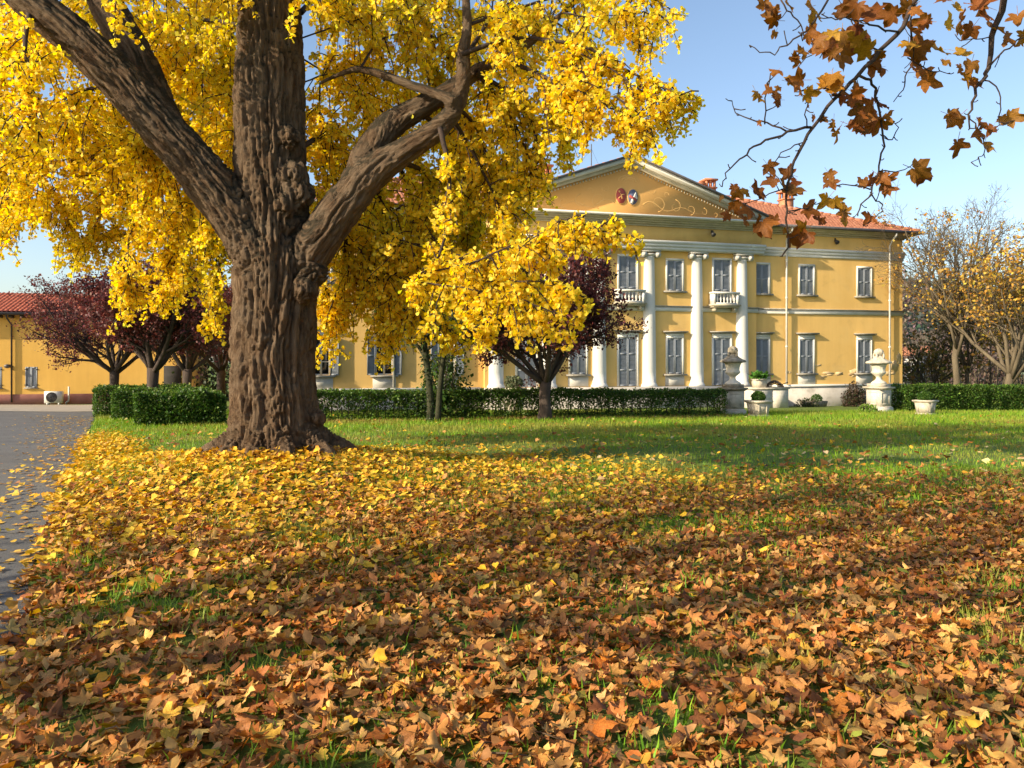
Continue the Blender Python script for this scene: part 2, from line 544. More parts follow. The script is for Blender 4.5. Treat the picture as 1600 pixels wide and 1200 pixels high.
# peeled plaster patches near the base of the right wing: thin flakes of bare render with ragged outlines
def flake(x, z, w, h, seed):
    r = np.random.default_rng(seed)
    n = 22
    a = np.arange(n)*2*math.pi/n
    rad = .55+.45*r.random(n)
    rad = (rad+np.roll(rad, 1))/2
    return [(x+w/2*rad[i]*math.cos(a[i]), z+h/2*rad[i]*math.sin(a[i])) for i in range(n)]
M['bare_render'] = surface('bare_render', [(.3, (.52, .36, .17)), (.7, (.58, .43, .24))], scale=3, rough=.95, bump=.4)
for k, (px, py, w, h) in enumerate([(1293, 585, .9, .2), (1312, 583, .7, .24), (1335, 580, 1.1, .55), (1395, 572, .8, .9), (1403, 560, .3, .9),
                                    (1280, 569, .5, .12), (1236, 580, .35, .2), (1392, 583, .9, .3), (1262, 560, .3, .1), (1285, 590, .5, .15), (1330, 586, .6, .2)]):
    for j in range(2):
        mb = MB()
        dx, dz = rng.normal(0, .12), rng.normal(0, .05)
        mb.prism(flake(villa_x(px)+dx, villa_z(px, py)+dz, w*(1-.4*j), h*(1-.4*j), 100+k*2+j), -.003-.002*j, .03)
        mb.build('plaster_patch', M['bare_render'], villa)

# plinth
mb = MB()
mb.box(P1+.1, RIGHT+.07, -.09, 1, -1.4, Z0)
mb.box(LEFT-.07, P0-.1, -.09, 1, -1.4, Z0)
mb.box(P0-.1, P1+.1, -.75, .9, -1.4, Z0-.004)
mb.box(RIGHT-.9, RIGHT+.07, 1, DEEP, -1.4, Z0)
mb.build('plinth', M['plinth'], villa)
for a, b in ((P1+.16, RIGHT+.10), (LEFT-.10, P0-.16)):
    mb = MB()
    mb.box(a, b, -.13, .02, Z0-.1, Z0+.03)
    mb.build('plinth_coping', M['trim'], villa)

# string course, architrave, cornice
def course(name, z0, z1, proud, mat, steps=1):
    mb = MB()
    dz = (z1-z0)/steps
    for k in range(steps):
        p = proud*(1+k*.45)
        a, b = z0+k*dz, z0+(k+1)*dz
        mb.box(P1+.002+proud, RIGHT+p, -p, .05, a, b)
        mb.box(LEFT-p, P0-.002-proud, -p, .05, a, b)
        mb.box(RIGHT-.05, RIGHT+p, .05, DEEP+p, a, b)
        mb.box(P0-p, P1+p, PY-p, PY+.06, a+.001, b+.001)
    return mb.build(name, mat, villa)
course('string_course', 4.12, 4.34, .06, M['trim'])
course('string_course_cap', 4.341, 4.40, .12, M['sill'])
mb = MB()
for k in range(3):
    a, b = 7.14+k*.155, 7.14+(k+1)*.155
    p = .05+.035*k
    mb.box(P1+.30, RIGHT+p, -p, .05, a, b)
    mb.box(LEFT-p, P0-.30, -p, .05, a, b)
    mb.box(RIGHT-.05, RIGHT+p, .05, DEEP+p, a, b)
    mb.box(P0-.2-p, P1+.2+p, PY-.30-p, PY+.06, a+.001, b+.001)
mb.build('architrave', M['trim'], villa)
mb = MB()
mb.box(P0-.15, P1+.15, PY-.24, PY+.06, 7.61, 8.34)
mb.build('frieze', M['stucco'], villa)

PZ = 8.62                         # foot of the pediment
PC = (P0+P1)/2
HALF = (P1-P0)/2+.62
RISE = 2.74
mb = MB()
for k in range(4):                # stepped bed moulding under the eaves
    p = .08+.16*k
    a, b = 8.30+k*.085, 8.30+(k+1)*.085
    mb.box(P1+.3, RIGHT+p, -p, .05, a, b)
    mb.box(LEFT-p, P0-.3, -p, .05, a, b)
    mb.box(RIGHT-.05, RIGHT+p, .05, DEEP+p, a, b)
    mb.box(P0-.1-p, P1+.1+p, PY-.26-p*.8, PY+.06, a+.001, b+.001)
mb.build('cornice', M['cornice'], villa)
mb = MB()
mb.box(PC-HALF, PC+HALF, PY-.92, PY+.06, 8.645, 8.74)
mb.build('pediment_base_moulding', M['trim'], villa)

# pediment
mb = MB()
zb = 8.74
mb.prism([(PC-HALF+.3, zb), (PC+HALF-.3, zb), (PC, zb+RISE-.15)], PY-.2, PY+.3)
mb.build('tympanum', M['tympanum'], villa)
def rake(name, mat, off0, off1, y0, y1, over):
    mb = MB()
    slope = RISE/HALF
    for s in (-1, 1):
        a = (PC+s*(HALF+over), zb-over*slope)
        mb.prism([(a[0], a[1]+off0), (PC, zb+RISE+off0), (PC, zb+RISE+off1), (a[0], a[1]+off1)][::(1 if s < 0 else -1)], y0, y1)
    return mb.build(name, mat, villa)
rake('raking_bed', M['cornice'], -.24, -.06, PY-.38, PY+.1, -.15)
rake('raking_cornice', M['trim'], -.06, .10, PY-.66, PY+.1, .05)
rake('raking_gutter', M['gutter'], .101, .20, PY-.80, PY-.5, .10)
mb = MB()
slope = RISE/HALF
for s in (-1, 1):
    for k in range(46):
        q = .35+k*(HALF-.5)/46
        x = PC+s*(HALF-q)
        z = zb+slope*q-.40
        mb.box(x-.035, x+.035, PY-.22, PY-.18, z+.02, z+.12)
tag(mb.build('dentil_band', M['cornice'], villa), kind='stuff')

# painted relief scrolls of the tympanum
def spiral(cx, cz, r0, turns, hand, start):
    t = np.linspace(0, 1, 26)
    r = r0*(1-.85*t)
    a = start+hand*turns*2*math.pi*t
    return np.stack([cx+r*np.cos(a), np.full(26, PY-.178), cz+r*np.sin(a)], 1)
y_rel = PY-.178
for s in (-1, 1):
    for cx, cz, r0, tn, h, st in [(1.55, .72, .42, 1.3, 1, -1.5), (2.5, .62, .34, 1.2, -1, 1.5), (3.35, .50, .27, 1.2, 1, -1.5), (4.1, .42, .2, 1.1, -1, 1.6), (4.75, .33, .13, 1.1, 1, -1.5),
                                  (1.2, 1.35, .22, 1.1, -1, 0), (2.0, 1.15, .17, 1.0, 1, 0)]:
        pts = spiral(0, 0, r0, tn, h, st)
        pts[:, 0] = PC+s*(cx+pts[:, 0])
        pts[:, 2] = zb+cz+pts[:, 2]
        mb = MB()
        mb.tube(pts, np.linspace(.032, .02, len(pts)), 6)
        mb.build('relief_scroll', M['relief'], villa, smooth=True)
    t = np.linspace(0, 1, 40)
    wave = np.stack([PC+s*(.75+4.7*t), np.full(40, y_rel), zb+.62-.35*t+.22*(1-t)*np.sin(t*17)], 1)
    mb = MB()
    mb.tube(wave, np.linspace(.034, .018, 40), 6)
    mb.build('relief_stem', M['relief'], villa, smooth=True)
t = np.linspace(0, math.pi, 16)
for r in (.55, .38, .24):
    mb = MB()
    mb.tube(np.stack([PC+r*np.cos(t), np.full(16, y_rel), zb+1.72+.55*r*np.sin(t)], 1), .03, 6)
    mb.build('relief_crown', M['relief'], villa, smooth=True)

def oval(name, cx, cz, w, h, mat, y0, parent):
    a = np.linspace(0, 2*math.pi, 29)[:-1]
    mb = MB()
    mb.prism([(cx+w/2*math.cos(q), cz+h/2*math.sin(q)) for q in a], y0, y0+.05)
    return mb.build(name, mat, parent)
sx0, sz0 = villa_x(970, PY-.2), villa_z(970, 306, PY-.2)
sx1, sz1 = villa_x(988.5, PY-.2), villa_z(988, 308, PY-.2)
for name, cx, cz, mat in (('red_coat_of_arms', sx0, sz0, 'red_shield'), ('blue_coat_of_arms', sx1, sz1, 'blue_shield')):
    rim = oval(name, cx, cz, .60, .84, M['relief'], PY-.23, villa)
    oval('field', cx, cz, .52, .75, M[mat], PY-.245, rim)
    if 'red' in name:
        for pts in ([(-.04, .12), (.02, .02), (-.14, -.14)], [(.02, .02), (.05, -.16)], [(.0, .05), (.17, .08)]):
            mb = MB()
            mb.tube([(cx+a, PY-.25, cz+b) for a, b in pts], .022, 5)
            mb.build('charge', M['relief'], rim)
        oval('charge', cx-.09, cz+.2, .1, .1, M['relief'], PY-.252, rim)
    else:
        mb = MB()
        mb.prism([(cx-.14, cz-.30), (cx-.02, cz-.33), (cx+.06, cz-.12), (cx+.24, cz-.08), (cx+.14, cz+.26), (cx+.06, cz+.10), (cx-.02, cz-.05), (cx-.10, cz-.15)], PY-.252, PY-.2)
        mb.build('white_beast', M['white_paint'], rim)
        mb = MB()
        mb.prism([(cx-.17, cz+.10), (cx+.14, cz-.06), (cx+.18, cz-.19), (cx-.22, cz-.02)], PY-.258, PY-.2)
        mb.build('red_bend', M['red_shield'], rim)

# columns
def make_column():
    mb = MB()
    prof = [(.44, 0), (.44, .08), (.40, .12), (.375, .2)]
    prof += [(.37-.085*(k/12)**1.4, .2+6.2*k/12) for k in range(13)]
    prof += [(.31, 6.44), (.285, 6.48)]
    mb.lathe(prof, 28)
    c = mb.build('column', M['column'], villa, smooth=True)
    mb = MB()
    mb.lathe([(.30, 6.47), (.38, 6.55), (.38, 6.60)], 20)
    for s in (-1, 1):
        y = np.linspace(-.34, .3, 6)
        n = 14
        a = np.arange(n)*2*math.pi/n
        v = np.concatenate([np.stack([s*.37+.145*np.cos(a), np.full(n, q), 6.55+.145*np.sin(a)], 1) for q in (-.36, .34)])
        f = [(i, (i+1) % n, (i+1) % n+n, i+n) for i in range(n)]+[tuple(range(n-1, -1, -1)), tuple(range(n, 2*n))]
        mb.add(v, f)
        v2 = np.concatenate([np.stack([s*.37+.075*np.cos(a), np.full(n, q), 6.55+.075*np.sin(a)], 1) for q in (-.39, -.35)])
        mb.add(v2, f)
    mb.box(-.50, .50, -.38, .36, 6.68, 6.775)
    mb.build('capital', M['capital'], c)
    mb = MB()
    mb.box(-.50, .50, -.45, .4, -.12, .0)
    mb.build('column_base', M['plinth'], c)
    return c
col0 = make_column()
for k, x in enumerate(COLS):
    c = col0 if k == 0 else copy_tree(col0, villa)
    c.location = (x, PY+.06, Z0)

# windows
def shutter_leaf(w, h, panels, parent):
    """Leaf hinged at its left edge, front facing -y."""
    mb = MB()
    st = .055
    mb.box(0, st, -.04, 0, 0, h); mb.box(w-st, w, -.04, 0, 0, h)
    zc = np.linspace(0, h, panels+1)
    for k, z in enumerate(zc):
        a, b = (z, z+.07) if k == 0 else ((z-.07, z) if k == panels else (z-.035, z+.035))
        mb.box(st, w-st, -.039, -.001, a, b)
    leaf = mb.build('shutter', M['shutter'], parent)
    for k in range(panels):
        mb = MB()
        za, zt_ = zc[k]+(.07 if k == 0 else .035), zc[k+1]-(.07 if k == panels-1 else .035)
        n = int((zt_-za)/.06)
        ps = (zt_-za)/n
        for q in range(n):
            z = za+ps*q
            mb.add([(st,-.030,z),(w-st,-.030,z),(w-st,-.012,z+ps),(st,-.012,z+ps),(st,-.026,z-.002),(w-st,-.026,z-.002),(w-st,-.005,z+ps),(st,-.005,z+ps)],
                   [(0,1,2,3),(4,7,6,5),(0,4,5,1),(3,2,6,7)])
        q = mb.build('louvre', M['shutter_panel'], parent)
        q.parent = leaf
    return leaf

def make_window(x, z0, z1, w, y, kind):
    f = .10
    mb = MB()
    l, r = x-w/2, x+w/2
    mb.box(l-f, l, y-.045, y+.05, z0, z1); mb.box(r, r+f, y-.045, y+.05, z0, z1)
    mb.box(l-f, r+f, y-.047, y+.05, z1, z1+f)
    win = mb.build('window' if kind not in ('door', 'balcony') else 'shuttered_door', M['trim'], villa)
    h = z1-z0
    if kind in ('upper', 'lower', 'open'):
        mb = MB()
        mb.box(l-f-.13, r+f+.13, y-.15, y+.03, z0-.085, z0-.002)
        mb.build('sill', M['sill'], win)
    if kind in ('lower', 'open', 'door'):
        mb = MB()
        mb.box(l-f, r+f, y-.04, y+.03, z1+f+.002, z1+f+.14)
        mb.build('frieze_panel', M['trim'], win)
        mb = MB()
        mb.box(l-f-.10, r+f+.10, y-.12, y+.03, z1+f+.142, z1+f+.19)
        mb.box(l-f-.17, r+f+.17, y-.20, y+.03, z1+f+.191, z1+f+.25)
        mb.build('window_cornice', M['sill'], win)
    if kind in ('lower', 'open'):
        mb = MB()
        mb.box(l-f-.02, r+f+.02, y-.035, y+.03, Z0+.03, z0-.09)
        mb.build('apron_panel', M['apron'], win)
    if kind == 'open':
        mb = MB()
        mb.box(l, r, y+.14, y+.15, z0, z1)
        mb.build('glass_pane', M['glass'], win)
        mb = MB()
        mb.box(x-.045, x+.045, y+.07, y+.13, z0, z1)
        mb.box(l, l+.06, y+.07, y+.13, z0, z1); mb.box(r-.06, r, y+.07, y+.13, z0, z1)
        mb.box(l+.06, r-.06, y+.071, y+.129, z1-.07, z1); mb.box(l+.06, r-.06, y+.071, y+.129, z0, z0+.07)
        for q in (.34, .67):
            mb.box(l+.06, r-.06, y+.075, y+.125, z0+h*q-.02, z0+h*q+.02)
        mb.build('sash', M['trim'], win)
        for s in (-1, 1):
            lf = shutter_leaf(w/2, h, 2, win)
            if s < 0:
                lf.location = (l, y-.05, z0); lf.rotation_euler = (0, 0, math.radians(180+14))
            else:
                lf.location = (r, y-.05, z0); lf.rotation_euler = (0, 0, math.radians(-14))
            if s < 0:
                lf.scale = (1, -1, 1)
    else:
        n = 3 if kind in ('door', 'balcony') else 2
        for s in (0, 1):
            lf = shutter_leaf(w/2-.004, h-.02, n, win)
            lf.location = (l+s*w/2+.002, y+.012, z0+.01)
    if kind == 'balcony':
        b = MB()
        b.box(x-.80, x+.80, y-.52, y+.02, 4.42, 4.50)
        b.box(x-.74, x+.74, y-.46, y+.02, 4.345, 4.42)
        bal = b.build('balcony', M['cornice'], villa)
        for s in (-1, 1):
            q = MB()
            q.prism([(x+s*.55-.07, 4.34), (x+s*.55+.07, 4.34), (x+s*.55+.05, 4.16), (x+s*.55-.05, 4.16)], y-.38, y)
            q.build('bracket', M['cornice'], bal)
            q = MB()
            q.box(x+s*.66-.07, x+s*.66+.07, y-.46, y-.02, 4.505, 5.03)
            q.build('corner_post', M['trim'], bal)
        q = MB()
        q.box(x-.76, x+.76, y-.50, y-.28, 5.035, 5.13)
        for s in (-1, 1):
            q.box(x+s*.67-.09, x+s*.67+.09, y-.279, y-.01, 5.036, 5.129)
        q.build('handrail', M['trim'], bal)
        q = MB()
        q.box(x-.59, x+.59, y-.46, y-.30, 4.505, 4.58)
        q.build('bottom_rail', M['trim'], bal)
        for k in range(6):
            q = MB()
            q.lathe([(.045, 0), (.045, .03), (.025, .05), (.055, .15), (.055, .2), (.025, .33), (.045, .41), (.045, .455)], 10, (x-.475+.19*k, y-.38, 4.58))
            q.build('baluster', M['trim'], bal, smooth=True)
for o in openings:
    make_window(o[0], o[1], o[2], o[3], o[4], o[5])

# roof: barrel tiles as real relief
EAVE = 8.66
OV = .62
RIDGE = 11.75
def tiled_slope(name, inside, to_local, width, run, parent, mat, pitch=.21, course_len=.40, amp=.045):
    nxs = int(width/pitch)*6
    nr = int(run/course_len)
    s = np.linspace(0, width, nxs+1)
    d = np.concatenate([[k*course_len+.001, (k+1)*course_len-.001] for k in range(nr)])
    S, D = np.meshgrid(s, d)
    row = np.floor(D/course_len)
    jit = vnoise(np.stack([np.floor(S/pitch*1.0), row, 0*S], -1)+.5, 3)*.012
    hgt = amp*np.abs(np.sin(S/pitch*math.pi))+.035*(1-(D/course_len-row))+jit
    V = to_local(S, D, hgt)
    idx = np.arange(S.size).reshape(S.shape)
    q = np.stack([idx[:-1, :-1], idx[:-1, 1:], idx[1:, 1:], idx[1:, :-1]], -1).reshape(-1, 4)
    cs = (S[:-1, :-1]+S[1:, 1:]).ravel()/2
    cd = (D[:-1, :-1]+D[1:, 1:]).ravel()/2
    q = q[inside(cs, cd)]
    mb = MB()
    mb.add(V.reshape(-1, 3), q)
    return tag(mb.build(name, mat, parent, smooth=True), kind='stuff')

half_d = DEEP/2+OV
rise = RIDGE-EAVE
run = math.hypot(half_d, rise)
cosr, sinr = half_d/run, rise/run
x0r, x1r = LEFT-OV, RIGHT+OV
W = x1r-x0r
def front(S, D, h):
    return np.stack([x0r+S, -OV+D*cosr-h*sinr, EAVE+D*sinr+h*cosr], -1)
cut_l, cut_r = PC-HALF-x0r, PC+HALF-x0r
def in_front(s, d):
    dd = d*cosr
    keep = (dd < s) & (dd < W-s)
    return keep
tiled_slope('roof_tiles', in_front, front, W, run, villa, M['tile'])
DD = DEEP+2*OV
def side(S, D, h):
    return np.stack([x1r-D*cosr+h*sinr, -OV+S, EAVE+D*sinr+h*cosr], -1)
tiled_slope('roof_tiles', lambda s, d: (d*cosr < s) & (d*cosr < DD-s), side, DD, run, villa, M['tile'])
mb = MB()      # solid roof body below the tiles, back slope included
a = OV-.03
v = [(LEFT-a,-a,EAVE-.02),(RIGHT+a,-a,EAVE-.02),(RIGHT+a,DEEP+a,EAVE-.02),(LEFT-a,DEEP+a,EAVE-.02),(LEFT-a+half_d,DEEP/2,RIDGE-.03),(RIGHT+a-half_d,DEEP/2,RIDGE-.03)]
mb.add(v, [(0,1,5,4),(1,2,5),(2,3,4,5),(3,0,4),(0,3,2,1)])
mb.build('roof', M['tile'], villa)
for a, b in (((x1r, -OV), (x1r-half_d, DEEP/2)), ((x0r, -OV), (x0r+half_d, DEEP/2))):
    mb = MB()
    n = 26
    for k in range(n):
        p = np.array([a[0]+(b[0]-a[0])*k/n, a[1]+(b[1]-a[1])*k/n, EAVE+rise*k/n+.09])
        q = np.array([a[0]+(b[0]-a[0])*(k+1.1)/n, a[1]+(b[1]-a[1])*(k+1.1)/n, EAVE+rise*(k+1.1)/n+.07])
        mb.tube([p, q], [.12, .09], 8)
    mb.build('hip_tiles', M['tile'], villa)
mb = MB()
for k in range(44):
    x = LEFT-OV+half_d+k*.42
    mb.tube([(x, DEEP/2, RIDGE+.04), (x+.45, DEEP/2, RIDGE+.05)], [.13, .10], 8)
mb.build('ridge_tiles', M['tile'], villa)

# gable roof over the pediment
g_run = math.hypot(HALF+.12, RISE*(HALF+.12)/HALF)
gc, gs = HALF/math.hypot(HALF, RISE), RISE/math.hypot(HALF, RISE)
back = 9.0
for sgn in (-1, 1):
    def gable(S, D, h, sgn=sgn):
        return np.stack([PC+sgn*((HALF+.12)-D*gc+h*gs), PY-.74+S, zb+.16-.12*RISE/HALF+D*gs+h*gc], -1)
    tiled_slope('gable_tiles', lambda s, d: np.full(len(s), True), gable, back, g_run, villa, M['tile'])
mb = MB()
mb.prism([(PC-HALF, zb+.02), (PC+HALF, zb+.02), (PC, zb+RISE+.12)], PY+.12, back-1)
mb.build('gable_roof', M['tile'], villa)
mb = MB()
for k in range(20):
    y = PY-.74+k*.4
    mb.tube([(PC, y, zb+RISE+.22), (PC, y+.44, zb+RISE+.24)], [.13, .10], 8)
mb.build('ridge_tiles', M['tile'], villa)

# eaves gutter, rafters' soffit, downpipes
for a, b in ((P1+.35, RIGHT+OV), (LEFT-OV, P0-.35)):
    mb = MB()
    mb.tube([(a, -OV-.05, EAVE-.02), (b, -OV-.05, EAVE-.02)], .085, 10)
    mb.build('gutter', M['gutter'], villa, smooth=True)
mb = MB()
mb.tube([(RIGHT+OV+.05, -OV, EAVE-.02), (RIGHT+OV+.05, DEEP+OV, EAVE-.02)], .085, 10)
mb.build('gutter', M['gutter'], villa, smooth=True)
for px in (1228, 1389, 615):
    x = villa_x(px, -.1)
    mb = MB()
    mb.tube([(x, -OV-.03, 8.60), (x, -OV-.03, 8.45), (x, -.35, 8.2), (x, -.16, 7.95), (x, -.16, 7.0), (x, -.16, .42)], .05, 8)
    dp = mb.build('downpipe', M['pipe'], villa, smooth=True)
    for z in (2.35, 4.9, 6.9):
        mb = MB()
        mb.lathe([(.068, 0), (.075, .03), (.068, .08)], 10, (x, -.16, z))
        mb.build('pipe_collar', M['pipe'], dp)

# flood lights
for px, py in ((1113, 366), (1305, 378)):
    pv = PY-.3 if px < 1180 else 0
    x, z = villa_x(px, pv), villa_z(px, py, pv)
    mb = MB()
    mb.box(x-.05, x+.05, pv-.02, pv+.1, z+.05, z+.2)
    mb.tube([(x, pv, z+.12), (x-.05, pv-.14, z+.05)], .025, 6)
    fl = mb.build('flood_light', M['black_metal'], villa)
    mb = MB()
    mb.tube([(x-.05, pv-.08, z+.06), (x-.1, pv-.30, z-.08)], [.07, .12], 10)
    mb.build('lamp_head', M['black_metal'], fl)

# chimneys and aerial
def chimney(px, py_top, py_bot, v, w):
    x = villa_x(px, v)
    zt, zb_ = villa_z(px, py_top, v), villa_z(px, py_bot, v)
    mb = MB()
    mb.box(x-w/2, x+w/2, v-w/2, v+w/2, zb_-1.6, zt-.55)
    c = mb.build('chimney', M['brick'], villa)
    mb = MB()
    mb.box(x-w/2-.06, x+w/2+.06, v-w/2-.06, v+w/2+.06, zt-.549, zt-.47)
    mb.box(x-w/2-.09, x+w/2+.09, v-w/2-.09, v+w/2+.09, zt-.10, zt)
    mb.build('chimney_cap', M['brick'], c)
    for sx in (-1, 0, 1):
        for sy in (-1, 1):
            mb = MB()
            mb.box(x+sx*(w/2-.06)-.06, x+sx*(w/2-.06)+.06, v+sy*(w/2-.07)-.06, v+sy*(w/2-.07)+.06, zt-.471, zt-.099)
            mb.build('chimney_pier', M['brick'], c)
chimney(851, 259, 292, 5.0, .62)
chimney(1107, 281, 305, 4.6, .62)
chimney(1092, 287, 305, 4.4, .45)
chimney(1228, 299, 330, 4.8, .62)
x, v = villa_x(924, 4.5), 4.5
mb = MB()
mb.tube([(x, v, 10.4), (x, v, villa_z(924, 225, v))], .028, 6)
an = mb.build('aerial_mast', M['gutter'], villa)
for dx, dy in ((-1.9, 0), (-.6, -1.5), (1.4, .3)):
    mb = MB()
    mb.tube([(x, v, villa_z(924, 232, v)), (x+dx, v+dy, 10.9)], .006, 3)
    mb.build('guy_wire', M['gutter'], an)

# dark room behind the open windows
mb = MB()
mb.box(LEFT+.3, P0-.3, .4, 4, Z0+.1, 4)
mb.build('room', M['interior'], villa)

# ------------------------------------------------------------------ barn on the left
BZ = -.86
BX = (130-MID_X)/FOCAL*45.0
barn = thing('barn', 'long yellow outbuilding with red tiled roof at the end of the driveway', 'outbuilding', (BX, 45.0, 0), VILLA_ROT)
BD = 0.0
def barn_x(px):
    u = (px-MID_X)/FOCAL
    c, s = math.cos(VILLA_ROT), math.sin(VILLA_ROT)
    return (u*45.0-BX)/(c-s*u)
def on_barn(x, y):
    c, s = math.cos(VILLA_ROT), math.sin(VILLA_ROT)
    return BX+c*x-s*y, 45.0+s*x+c*y
bx0, bx1 = -22.0, barn_x(300)
bw = [(barn_x(49), BZ+.95, BZ+2.15, .62), (barn_x(-8), BZ+.95, BZ+2.15, .7), (-12.0, BZ+.95, BZ+2.15, .62)]
mb = MB()
wall_with_openings(mb, bx0, bx1, BZ+.55, BZ+5.4, BD, bw)
mb.add([(bx1,BD,BZ),(bx1,BD+8,BZ),(bx1,BD+8,BZ+5.4),(bx1,BD,BZ+5.4)], [(0,1,2,3)])
mb.build('wall', M['stucco_barn'], barn)
mb = MB()
mb.box(bx0, bx1-.01, BD-.03, BD+.2, BZ-.3, BZ+.56)
mb.build('base_band', M['base_band'], barn)
for x, a, b, w in bw:
    mb = MB()
    mb.box(x-w/2-.06, x+w/2+.06, BD-.09, BD+.05, a-.07, a-.004)
    win = mb.build('window', M['sill'], barn)
    for s in (0, 1):
        lf = shutter_leaf(w/2-.004, b-a, 1, win)
        lf.location = (x-w/2+s*w/2+.002, BD+.03, a)
    for z in (a+.15, b-.15):
        for s in (-1, 1):
            mb = MB()
            mb.box(x+s*(w/2-.03)-.09, x+s*(w/2-.03)+.09, BD-.025, BD-.005, z-.02, z+.02)
            mb.build('hinge', M['black_metal'], win)
ez = EYE-(493-HORIZON)/FOCAL*45.0
rz = ez+1.55
def barn_slope(S, D, h):
    c, s = math.cos(.33), math.sin(.33)
    return np.stack([bx0+S, BD-.65+D*c-h*s, ez+.08+D*s+h*c], -1)
tiled_slope('roof_tiles', lambda s, d: np.full(len(s), True), barn_slope, bx1-bx0+.5, 4.6, barn, M['barn_tile'], pitch=.24, amp=.07)
mb = MB()
mb.add([(bx0,BD-.6,ez),(bx1+.5,BD-.6,ez),(bx1+.5,BD+3.8,ez+1.48),(bx0,BD+3.8,ez+1.48),(bx0,BD+8.6,ez),(bx1+.5,BD+8.6,ez)], [(0,1,2,3),(3,2,5,4),(0,4,5,1),(1,5,2),(0,3,4)])
mb.build('roof', M['barn_tile'], barn)
mb = MB()
mb.tube([(bx0, BD-.68, ez+.02), (bx1+.5, BD-.68, ez+.02)], .09, 10)
mb.build('gutter', M['dark_pipe'], barn, smooth=True)
for k in range(24):
    x = bx1+.2-k*.58
    mb = MB()
    mb.box(x-.07, x+.07, BD-.55, BD+.05, ez-.20, ez-.03)
    mb.build('rafter_end', M['dark_pipe'], barn)
x = barn_x(19)
mb = MB()
mb.tube([(x-.1, BD-.66, ez-.02), (x-.1, BD-.5, ez-.25), (x, BD-.09, ez-.6), (x, BD-.09, BZ+.1)], .05, 8)
mb.build('downpipe', M['dark_pipe'], barn, smooth=True)
x, z = barn_x(13), EYE-(572-HORIZON)/FOCAL*44.0
mb = MB()
mb.box(x-.07, x+.07, BD-.08, BD+.02, z-.02, z+.1)
wl = mb.build('wall_lamp', M['black_metal'], barn)
mb = MB()
mb.lathe([(.05, -.14), (.13, -.10), (.16, -.02), (.15, .03), (.05, .09)], 14, (x, BD-.18, z+.02))
mb.build('lamp_shade', M['gutter'], wl, smooth=True)
x = barn_x(270)
mb = MB()
mb.box(x-.5, x+.5, BD-.05, BD+.05, BZ, BZ+2.2)
mb.build('door', M['interior'], barn)

# air conditioning unit
x, yb = on_barn(barn_x(90), -.65)
ac = thing('air_conditioner', 'white air conditioning unit standing at the foot of the yellow outbuilding', 'air conditioner', (x, yb, float(ground_z(x, yb))), VILLA_ROT)
mb = MB()
mb.box(-.46, .46, -.17, .17, .1, .78)
for s in (-1, 1):
    mb.box(s*.3-.04, s*.3+.04, -.2, .2, 0, .099)
mb.build('casing', M['ac_white'], ac)
mb = MB()
n = 26
a = np.arange(n)*2*math.pi/n
v = np.concatenate([np.stack([-.08+r*np.cos(a), np.full(n, q), .44+r*np.sin(a)], 1) for r, q in ((.28, -.185), (.28, -.165))])
mb.add(v, [(i, (i+1) % n, (i+1) % n+n, i+n) for i in range(n)]+[tuple(range(n-1, -1, -1))])
fan = mb.build('fan_opening', M['black_metal'], ac)
for r in (.09, .16, .23, .29):
    mb = MB()
    a = np.linspace(0, 2*math.pi, 22)
    mb.tube(np.stack([-.08+r*np.cos(a), np.full(22, -.19), .44+r*np.sin(a)], 1), .008, 4)
    mb.build('guard_ring', M['gutter'], fan)
x, yb = on_barn(barn_x(110), -.3)
mb = MB()
z = float(ground_z(x, yb))
mb.tube([(x-.15, yb, z-.02), (x-.15, yb, z+.12), (x-.02, yb, z+.2), (x, yb, z+.35), (x, yb, z+1.05)], .05, 8)
tag(mb.build('vent_pipe', M['ac_white'], smooth=True), 'white plastic pipe rising beside the air conditioning unit', 'pipe')
# ------------------------------------------------------------------ leaf templates
QUAD_V = np.array([[0, 0, 0], [.32, .5, .06], [0, 1, 0], [-.32, .5, .06]])
QUAD_F = np.array([[0, 1, 2], [0, 2, 3]])
FAN_V = np.array([[0, 0, 0], [.50, .62, .10], [.22, .95, .03], [-.22, .95, .03], [-.50, .62, .10]])
FAN_F = np.array([[0, 1, 2, 3, 4]])
CLUMP_V = np.array([[-.5, 0, 0], [.5, 0, 0], [.35, .8, .1], [-.4, .7, -.1], [0, .2, -.5], [.1, .3, .5], [0, 1.0, .4], [.05, .9, -.4]])
CLUMP_F = np.array([[0, 1, 2, 3], [4, 5, 6, 7]])

def leaf_cloud(pos, size, cols, weights=None, template=(QUAD_V, QUAD_F), flat=0.0, jitter=.2, mb=None, r=rng, size_var=.3, down=0.0):
    n = len(pos)
    nrm = rand_dirs(n, r)
    nrm[:, 2] = np.abs(nrm[:, 2])+flat
    fw = rand_dirs(n, r)
    fw[:, 2] -= down
    rot = frames(nrm, fw)
    sc = size*(1+r.normal(0, size_var, n)).clip(.4, 2)
    mb = mb or MB()
    scatter(mb, template[0], template[1], pos, rot, sc, palette(n, cols, weights, jitter, r))
    return mb

